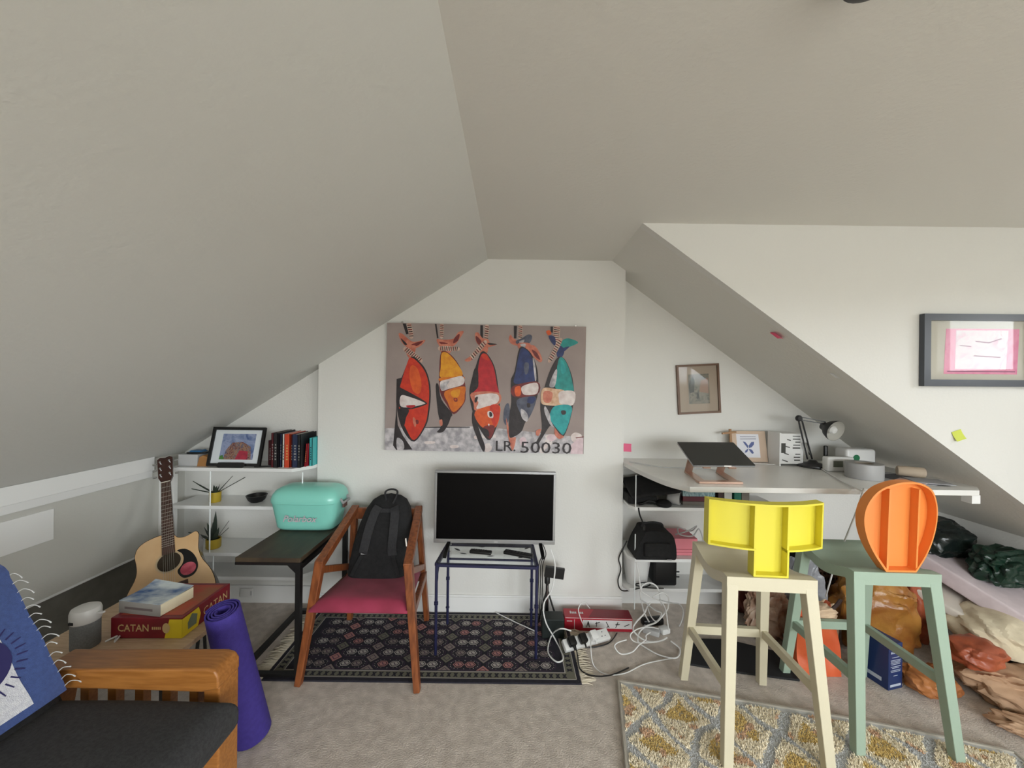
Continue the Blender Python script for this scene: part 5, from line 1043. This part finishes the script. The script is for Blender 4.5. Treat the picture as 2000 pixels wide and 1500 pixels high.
# smaller things
mat('logo_green',(24,110,70),.5); mat('lcd',(120,124,112),.2)
t = thing('white_dispenser','white rounded box with a green round logo under the slope','box',(2.23,2.52,DZ)); MB('white_plastic').rbox((2.235,2.50,DZ+.066),(.19,.10,.13),.018,4).build('body',t,smooth=True)
MB('logo_green').lathe([(0,0),(.021,0),(.021,.001),(0,.001)],(2.20,2.4495,DZ+.075),frame3((1,0,0),(0,-1,0)),24).build('logo',t)
t = thing('desk_clock','small white clock with a grey display behind the tape roll','clock',(2.02,2.40,DZ)); MB('white_plastic').rbox((2.045,2.405,DZ+.046),(.165,.05,.09),.01,3).build('case',t,smooth=True); MB('lcd').bb(1.995,2.055,2.3795,2.3802,DZ+.03,DZ+.068).build('display',t)
tag(MB('black_plastic').rbox((2.02,2.47,DZ+.075),(.02,.02,.148),.006,2).build('marker_pen',smooth=True),'black upright marker behind the white clock','pen')
t = thing('tape_roll','thick roll of grey duct tape lying flat on the desk','tape',(2.05,2.24,DZ)); mat('duct_grey',(164,164,164),.45); mat('tape_core',(150,140,126),.8)
MB('duct_grey').lathe([(.045,0),(.086,0),(.087,.004),(.087,.082),(.086,.086),(.045,.086),(.045,0)],(2.052,2.235,DZ+.001),None,40).build('tape',t,smooth=True); MB('tape_core').lathe([(.041,.0),(.0448,.0),(.0448,.085),(.041,.085),(.041,0)],(2.052,2.235,DZ+.001),None,32).build('core',t,smooth=True)
mat('beige_roll',(196,178,156),.7)
t = thing('bandage_roll','beige cylindrical roll lying under the roof slope','roll',(2.38,2.28,DZ)); Rq = frame3((0,0,1),(.8,-.45,0)); MB('beige_roll').lathe([(0,-.06),(.026,-.06),(.03,-.055),(.03,.055),(.026,.06),(0,.06)],(2.36,2.27,DZ+.031),Rq,24).build('body',t,smooth=True)
mat('paper_grey',(176,176,180),.7); mat('paper_dark',(70,70,78),.6); mat('paper_rose',(206,176,172),.7)
for k,(x,y,w,d,a,m,lab) in enumerate(((2.22,2.24,.21,.30,-8,'paper_grey','grey sheet of paper at the bottom of the loose papers'),(2.27,2.2,.18,.22,14,'paper_dark','dark folder on the loose papers under the slope'),(2.20,2.12,.15,.12,30,'paper_rose','pinkish card on the loose papers beside the tape'),(2.31,2.13,.16,.14,-20,'paper_grey','pale grey card at the slope end of the papers'))):
    tag(MB(m).box((x,y,DZ+.0015+k*.003),(w,d,.0025),rotz(a)).build('paper_sheet'),lab,'paper','loose papers under the slope')
cable('lamp_cable','white cable running from the lamp over the desk edge to the floor',[W(1602,914,2.47),G(1640,937,DZ+.005),G(1682,958,DZ+.006),Vector((1.808,1.972,DZ+.0)),W(1672,1000,1.97),W(1650,1055,1.99),W(1632,1100,2.04),W(1620,1140,2.10),W(1613,1165,2.17)],.0042,'white_plastic')
cable('laptop_cable','thin grey cable lying across the desk behind the laptop',[(.80,2.60,DZ+.004),(.95,2.45,DZ+.004),(1.15,2.42,DZ+.004),(1.3,2.36,DZ+.004)],.0025,'light_grey')
cable('desk_cable','thin white cable lying between the butterfly card and organiser',[(1.60,2.62,DZ+.004),(1.70,2.58,DZ+.004),(1.765,2.57,DZ+.004)],.0025,'white_plastic')
# sticky notes
mat('note_pink',(246,110,150),.6); mat('note_hot',(244,84,124),.6); mat('note_lime',(206,216,84),.6); mat('note_white',(240,240,240),.6)
def note(P0, ex, ey, nrm, s_, m, lab):
    P0 = Vector(P0); ex, ey, nrm = Vector(ex).normalized(), Vector(ey).normalized(), Vector(nrm).normalized()
    f = lambda a, c, o: P0+ex*((a-.5)*s_)+ey*((c-.5)*s_)+nrm*(.001+o+.012*(1-c)**2)
    tag(MB(m).slab(lambda a,c: f(a,c,0), lambda a,c: f(a,c,.0006), 4, 6).build('sticky_note',smooth=True),lab,'sticky note')
nslope = Vector((-SRt,0,-1)).normalized()
note(W(1225,874,YR-.001),(1,0,-.05),(.05,0,1),(0,-1,0),.055,'note_pink','pink sticky note on the alcove wall at the desk corner')
pn_ = W(1536,664,2.03); note((pn_.x,2.10,zr(pn_.x)-.0),(1,0,-SRt),(0,1,0),nslope,.055,'note_hot','hot pink sticky note on the roof slope edge')
note(W(1870,850,YW-.001),(1,0,.35),(-.35,0,1),(0,-1,0),.05,'note_lime','yellow-green sticky note on the white dormer wall')
pn_ = W(1648,727,2.02); note((pn_.x+.006,2.075,zr(pn_.x+.006)),(1,0,-SRt),(0,1,0),nslope,.045,'note_white','white tag on the lower edge of the roof slope')
# large framed map on the dormer wall
mat('slate_frame',(66,70,78),.4); mat('mount_ivory',(206,202,188),.7); paint_mat('map_pink',[(226,120,160),(236,150,180),(230,134,168)],10); paint_mat('map_pale',[(236,190,206),(230,222,224),(226,170,192)],12); mat('map_ink',(150,90,120),.6)
fa = W(1806,754,YW-.03); fxx = Vector((1,0,.004)).normalized(); fyy = Vector((-fxx.z,0,fxx.x))
o = pframe('framed_map','slate grey framed pink map on the white dormer wall', lambda x,y,n: fa+fxx*x+fyy*y+Vector((0,.028-n,0)), .575,.372,.034,.026,'slate_frame','mount_ivory',
  [('map_pink',[(.20,.17),(.86,.17),(.88,.80),(.22,.80)]),('map_pale',[(.30,.24),(.76,.24),(.78,.78),(.31,.78)]),('map_ink',[(.23,.20),(.84,.20),(.84,.215),(.23,.215)]),('map_ink',[(.46,.42),(.70,.40),(.71,.412),(.47,.432)]),('map_ink',[(.48,.62),(.60,.60),(.72,.66),(.71,.672),(.60,.614),(.48,.634)]),('map_ink',[(.34,.56),(.44,.55),(.44,.56),(.34,.57)])], glass=True)
# ceiling lamp at the top of the picture
c = Vector((.70,.742,ZC)); t = thing('ceiling_light','dark round ceiling light fitting on the flat ceiling','lamp',c-Z*.06); MB('lamp_grey').lathe([(0,-.055),(.04,-.054),(.058,-.045),(.062,-.03),(.062,-.004),(.03,-.001)],c,None,32).build('housing',t,smooth=True); MB('shade_inner').lathe([(0,-.0565),(.03,-.0555)],c,None,24).build('lens',t)
# ================================================================== bar stools
def stool(name, label, loc, ang, m, back, wood_m):
    t = thing(name, label, 'bar stool', loc); R = rotz(ang); L = Vector(loc); Q = lambda x, y, z: L+R @ Vector((x,y,z))
    zs = .745; hw, y0, y1 = .18, -.185, .178
    for sx in (-1,1):
        for sy in (-1,1):
            f = (sx*.197, sy*.235); tp = (sx*(hw-.024), (y0+.024) if sy < 0 else (y1-.024))
            a = .019
            bot = [Q(f[0]+i*a, f[1]+j*a, 0) for i,j in ((-1,-1),(1,-1),(1,1),(-1,1))]; top = [Q(tp[0]+i*.0235, tp[1]+j*.0235, zs-.03) for i,j in ((-1,-1),(1,-1),(1,1),(-1,1))]
            MB(m).hexa(bot, top).build('leg', t, bev=.003)
    dip = lambda c: .034*math.sin(math.pi*max(0,min(1,(c-.1)/.8)))**1.3
    yy = lambda c: y0+(y1-y0)*c
    und = lambda a, c: (.056 if (c < .12 or c > .9) else .046)
    MB(m).slab(lambda a,c: Q(-hw+2*hw*a, yy(c), zs-dip(c)-.004*math.sin(math.pi*a)*(dip(c)>.01)), lambda a,c: Q(-hw+2*hw*a, yy(c), zs-dip(c)-und(a,c)), 12, 30).build('seat', t, smooth=True, angle=35)
    def lp(sx, sy, z):
        k = z/(zs-.03); f = (sx*.197, sy*.235); tp = (sx*(hw-.024), (y0+.024) if sy < 0 else (y1-.024)); return Q(f[0]+(tp[0]-f[0])*k, f[1]+(tp[1]-f[1])*k, z)
    zf = .285
    MB(m).bar(lp(-1,1,zf), lp(1,1,zf), .03, .042, side=R @ Y).build('foot_rail', t, bev=.003)
    for sx in (-1,1): MB(m).bar(lp(sx,-1,zf+.01), lp(sx,1,zf), .024, .04).build('foot_rail', t, bev=.003)
    bm_ = 'yellow_plastic' if back == 'T' else 'orange_plastic'; yb = y0+.003; kk = 1.0
    lean = lambda z: -.03*(z-zs)
    BQ = lambda x, z, d: Q(x, yb+kk*x*x+lean(z)+d, z)          # d: depth towards the desk
    dep = .04
    if back == 'T':
        w, zb, zt_, sw = .235, .855, 1.052, .07
        xs = [-w+2*w*i/16 for i in range(17)]
        outl = []
        xl = [x for x in xs]
        outl += [(-sw,zs+.001),(sw,zs+.001),(sw,zb)]+[(x,zb) for x in xs if x > sw+.005]+[(w,zt_)]+[(x,zt_) for x in xs[::-1][1:-1]]+[(-w,zt_),(-w,zb)]+[(x,zb) for x in xs if -w+.001 < x < -sw-.005]+[(-sw,zb)]
    else:
        outl = []
        zc, hh = .965, .197; N = 44
        pts = [(-.07,zs+.001),(.07,zs+.001),(.118,.81),(.155,.88),(.175,.96),(.167,1.035),(.127,1.10),(.06,1.133),(0,1.14),(-.06,1.133),(-.127,1.10),(-.167,1.035),(-.175,.96),(-.155,.88),(-.118,.81)]
        sm = catmull([(a,c,0) for a,c in pts[1:]+pts[:1]], 5); outl = [(p.x*.92+.022+(p.y-zs)*.045, p.y) for p in sm]
    pn = MB(bm_); n = len(outl)
    if back == 'T':
        for xa, xb, za, zb2, nn2 in ((-w,w,zb,zt_,20),(-sw,sw,zs+.001,zb,6)):
            pn.slab(lambda a,c: BQ(xa+(xb-xa)*a, za+(zb2-za)*c, dep), lambda a,c: BQ(xa+(xb-xa)*a, za+(zb2-za)*c, dep+.007), nn2, 4)
    else:
        zmid = .96; ring_ = lambda k: [(x*k, zmid+(z-zmid)*k) for x,z in outl]; ks = (1.0,.75,.5,.25,.02); P2 = [q for k in ks for q in ring_(k)]
        F2 = [(i*n+j, i*n+(j+1)%n, (i+1)*n+(j+1)%n, (i+1)*n+j) for i in range(len(ks)-1) for j in range(n)]+[[(len(ks)-1)*n+j for j in range(n)]]
        pn.add([BQ(x,z,dep) for x,z in P2], F2); pn.add([BQ(x,z,dep+.007) for x,z in P2], F2)
        pn.add([BQ(x,z,dep) for x,z in outl]+[BQ(x,z,dep+.007) for x,z in outl], [(i,(i+1)%n,n+(i+1)%n,n+i) for i in range(n)])
    pan = pn.build('backrest', t, smooth=True, angle=30)
    # rim: offset outline inwards
    cx = sum(x for x,z in outl)/n; rim = MB(bm_); th = .008; inn = []
    for i in range(n):
        a = Vector((*outl[i-1],0)); c = Vector((*outl[i],0)); d = Vector((*outl[(i+1)%n],0)); e1 = (c-a); e2 = (d-c)
        e1 = e1.normalized() if e1.length > 1e-7 else e2.normalized(); e2 = e2.normalized() if e2.length > 1e-7 else e1
        n1 = Vector((-e1.y,e1.x,0)); n2 = Vector((-e2.y,e2.x,0)); m_ = (n1+n2); m_ = m_/max(.35, m_.length_squared/2) if m_.length > 1e-6 else n1
        q = c+m_*th; inn.append((q.x,q.y))
    A = [BQ(x,z,0) for x,z in outl]; B = [BQ(x,z,0) for x,z in inn]; A2 = [BQ(x,z,dep) for x,z in outl]; B2 = [BQ(x,z,dep+.001) for x,z in inn]
    fs = []
    for i in range(n):
        j = (i+1)%n; fs += [(i,j,n+j,n+i),(n+i,n+j,3*n+j,3*n+i),(2*n+i,2*n+j,j,i)]
    rim.add(A+B+A2+B2, fs).build('rim', t, smooth=True, angle=30)
    for x in ((-.066,.066) if back == 'T' else (-.036,.090)):
        z0_ = zs+.008; z1_ = (1.046 if back == 'T' else 1.106); N_ = 10
        def rb(a, c, s_): z = z0_+(z1_-z0_)*c; return BQ(x+s_*.004, z, .003+a*(dep-.003))
        if back == 'T': z0_ = zs+.105
        MB(bm_).slab(lambda a,c: rb(a,c,-1), lambda a,c: rb(a,c,1), 1, N_).build('rib', t)
    return t
stool('bar_stool','cream bar stool with a yellow T-shaped backrest',(1.10,1.777,.012),-4.0,'cream_paint','T','cream')
stool('bar_stool','sage green bar stool with an orange egg-shaped backrest',(1.682,1.842,.010),-3.0,'sage_paint','O','sage')
# ================================================================== clutter under the eaves
mat('floor_mat_black',(24,25,28),.8)
mm = [G(1345,1300,0),G(1345,1250,0),G(1420,1252,0),G(1575,1290,0),G(1562,1332,0),G(1440,1316,0)]
tag(MB('floor_mat_black').extr([Vector((p.x,p.y,.001)) for p in mm],(0,0,.012)).build('floor_mat',bev=.003),'black flat mat on the carpet beneath the desk and stools','mat')
def crumple(name, label, cat, c, size, m, seed, amp=.28, freq=2.2, R=None, sub=5, flat=True, rough_face=True):
    t = MB(m).blob((c[0],c[1],c[2]+size[2]/2), size, sub, amp, freq, seed, True, -size[2]/2*.96 if flat else None, R)
    return tag(t.build(name, smooth=True, angle=22), label, cat)
mat('bag_rust',(104,50,38),.55,c2=(84,38,30),scale=8,bump=.4,bscale=22); mat('bag_clear',(196,172,150),.25,c2=(150,110,90),scale=12,bump=.5,bscale=30); mat('bag_grey',(128,130,136),.22,c2=(164,166,172),scale=9,bump=.6,bscale=24)
mat('bag_orange',(220,104,58),.5,c2=(206,86,44),scale=7,bump=.35,bscale=20); mat('bag_amber',(172,122,58),.3,c2=(140,84,36),scale=7,bump=.6,bscale=22); mat('bag_redbrown',(150,74,48),.4,c2=(176,92,60),scale=8,bump=.5,bscale=22)
mat('paper_brown',(190,156,126),.75,c2=(172,136,106),scale=7,bump=.5,bscale=18); mat('paper_amber',(186,120,66),.55,c2=(150,90,48),scale=8,bump=.5,bscale=22); mat('cloth_cream',(226,214,188),.9,c2=(214,200,172),scale=9,bump=.4,bscale=26); mat('bag_black',(20,26,26),.28,c2=(26,36,32),scale=8,bump=.6,bscale=22); mat('bag_darkgreen',(20,48,36),.3,bump=.6,bscale=22); mat('foam_pink',(216,202,206),.85,c2=(208,194,198),scale=20); mat('foam_cream',(214,206,196),.85); mat('paper_beige',(214,186,156),.75,bump=.4,bscale=20)
crumple('carrier_bag','large rust brown carrier bag behind the cream stool','bag',(1.67,2.60,.0),(.38,.24,.38),'bag_rust',1)
crumple('plastic_bag','crinkled clear plastic bag in front of the rust brown carrier bag','bag',(1.58,2.36,.0),(.23,.12,.36),'bag_clear',2,.35,3)
crumple('plastic_bag','grey translucent plastic bag behind the orange bag','bag',(1.82,2.38,.0),(.24,.11,.47),'bag_grey',3,.32,2.6)
crumple('paper_bag','beige crumpled paper bag under the grey plastic bag','bag',(1.79,2.26,.0),(.24,.13,.30),'paper_beige',4,.30,2.4)
t = thing('shopping_bag','bright orange shopping bag standing behind the stools','bag',(1.67,2.08,0))
oa = [(1.565,2.03),(1.77,2.03),(1.79,2.15),(1.575,2.16)]
def ob(a, c, s_):
    x = 1.56+.225*a; z = .002+.335*c+.03*c*math.sin(a*7+1); y = (2.06 if s_ else 2.175)+.016*math.sin(a*9+c*5)*(c>.15)+(.045*c if s_ else -.045*c); return Vector((x+.02*(a-.5)*-c*1.5, y, z))
MB('bag_orange').slab(lambda a,c: ob(a,c,1), lambda a,c: ob(a,c,0), 18, 14).build('sack',t,smooth=True,angle=50)
mat('bag_print',(120,44,34),.6)
for a,c,r_ in ((.55,.62,.012),(.62,.55,.010),(.5,.5,.008)):
    MB('bag_print').poly([ob(a,c,1)+Vector((r_*math.cos(k*.785),-.004,r_*math.sin(k*.785))) for k in range(8)]).build('printed_spot',t)
crumple('paper_bag','white crumpled paper stuffed in the top of the orange bag','paper',(1.68,2.10,.30),(.17,.09,.07),'paper_beige',14,.22,2.4)
mat('strap_brown',(58,40,36),.6); tag(MB('strap_brown').tube(catmull([W(1603,1212,2.10),W(1612,1200,2.08),W(1632,1184,2.08),W(1642,1172,2.1)],5),.009,6).build('leather_strap',smooth=True),'dark brown strap lying over the beige paper bag','strap')
# blue box
t = thing('blue_carton','dark blue product carton with white print beside the sage stool','box',(1.93,2.04,0)); mat('carton_blue',(32,54,104),.4); mat('carton_print',(190,200,216),.5)
bA = G(1735,1350,0); Rb = rotz(14); bq = lambda x,y,z: Vector((bA.x,bA.y,0))+Rb @ Vector((x,y,0))+Vector((0,0,z)); bW, bD, bH = .098, .165, .235
MB('carton_blue').hexa([bq(0,0,.001),bq(bW,0,.001),bq(bW,bD,.001),bq(0,bD,.001)],[bq(0,0,bH),bq(bW,0,bH),bq(bW,bD,bH),bq(0,bD,bH)]).build('body',t,bev=.002)
b = MB('carton_print')
for k in range(7): b.poly([bq(.016+k*.0095,-.0007,bH*.79),bq(.0235+k*.0095,-.0007,bH*.79),bq(.0235+k*.0095,-.0007,bH*(.835 if k in (0,3) else .82)),bq(.016+k*.0095,-.0007,bH*(.835 if k in (0,3) else .82))])
for k,(w,z) in enumerate(((.05,.70),(.07,.64),(.065,.61),(.07,.58),(.06,.55),(.07,.5),(.05,.47),(.07,.42),(.065,.39),(.03,.30),(.075,.07))):
    h = .012 if k == 10 else .003; b.poly([bq(bW/2-w/2,-.0006,bH*z),bq(bW/2+w/2,-.0006,bH*z),bq(bW/2+w/2,-.0006,bH*z+h),bq(bW/2-w/2,-.0006,bH*z+h)])
b.build('small_print',t); MB('carton_print').poly([bq(-.0006,.03,.03),bq(-.0006,.11,.03),bq(-.0006,.11,.05),bq(-.0006,.03,.05)]).build('side_label',t)
# amber bag, red-brown bags, papers
crumple('plastic_bag','amber plastic bag slumped behind the sage stool','bag',(2.17,2.30,.0),(.37,.26,.46),'bag_amber',5,.30,2.2,rotz(-20))
crumple('plastic_bag','red-brown torn plastic bag between the amber bag and foam slabs','bag',(2.49,2.38,.0),(.20,.20,.42),'bag_redbrown',6,.22,2.0)
crumple('paper_bag','amber crumpled paper lying on the carpet by the blue carton','paper',(2.16,1.97,.0),(.22,.18,.11),'paper_amber',7,.24,2.2)
crumple('paper_bag','large brown crumpled paper bag on the carpet below the cream cloth','paper',(2.52,1.90,.0),(.42,.26,.17),'paper_brown',8,.34,2.6,rotz(-25))
crumple('paper_bag','flattened brown paper in front of the brown paper bag','paper',(2.38,1.70,.0),(.32,.13,.06),'paper_brown',9,.36,3.0,rotz(-32))
crumple('plastic_bag','red-brown crumpled plastic over the brown paper bag','bag',(2.37,1.96,.15),(.22,.18,.13),'bag_redbrown',10,.2,2.0)
crumple('fabric_bundle','bundled cream cloth beneath the foam slabs','cloth',(2.70,2.11,.125),(.46,.34,.20),'cloth_cream',11,.18,1.8)
crumple('bin_bag','black bin bag tucked under the cream cloth','bag',(2.86,2.10,.0),(.38,.28,.125),'bag_black',15,.25,2.4)
def foam(name, label, A, B, wid, th, m):
    A, B = Vector(A), Vector(B); d = (B-A); R = frame3(d, Z); Lg = d.length
    t = thing(name, label, 'foam slab', (A+B)/2+R @ Vector((0,wid/2,-th))); 
    MB(m).rbox((A+B)/2+R @ Vector((0,wid/2,-th/2)), (Lg,wid,th), min(.012,th*.3), 3, R).build('slab', t, smooth=True); return t
foam('foam_slab','thick pinkish foam slab sloping down below the black bags',W(1795,1078,2.42),W(2030,1222,2.0),.34,.095,'foam_pink')
foam('foam_slab','thinner cream foam slab under the pinkish foam slab',W(1735,1118,2.42),W(1990,1262,1.98),.36,.05,'foam_cream')
crumple('bin_bag','glossy black bin bag on the foam slab under the slope','bag',(2.76,2.52,.47),(.40,.28,.23),'bag_black',12,.30,2.4)
crumple('bin_bag','dark green-black bin bag at the knee wall','bag',(2.88,2.25,.42),(.27,.22,.20),'bag_darkgreen',13,.34,2.6)
# wicker crate with holes
t = thing('wicker_crate','brown woven crate with square holes behind the sage stool','crate',(2.05,2.62,0)); mat('wicker',(92,66,48),.7,c2=(76,52,38),scale=40); mat('crate_inside',(20,16,14),.9)
MB('crate_inside').bb(1.935,2.165,2.525,2.69,.006,.44).build('lining',t)
for i in range(9): MB('wicker').bb(1.93+i*.0275,1.942+i*.0275,2.515,2.525,0.002,.455).build('upright_cane',t)
for i in range(14): MB('wicker').bb(1.93,2.17,2.511,2.523,.005+i*.034,.020+i*.034).build('woven_band',t)
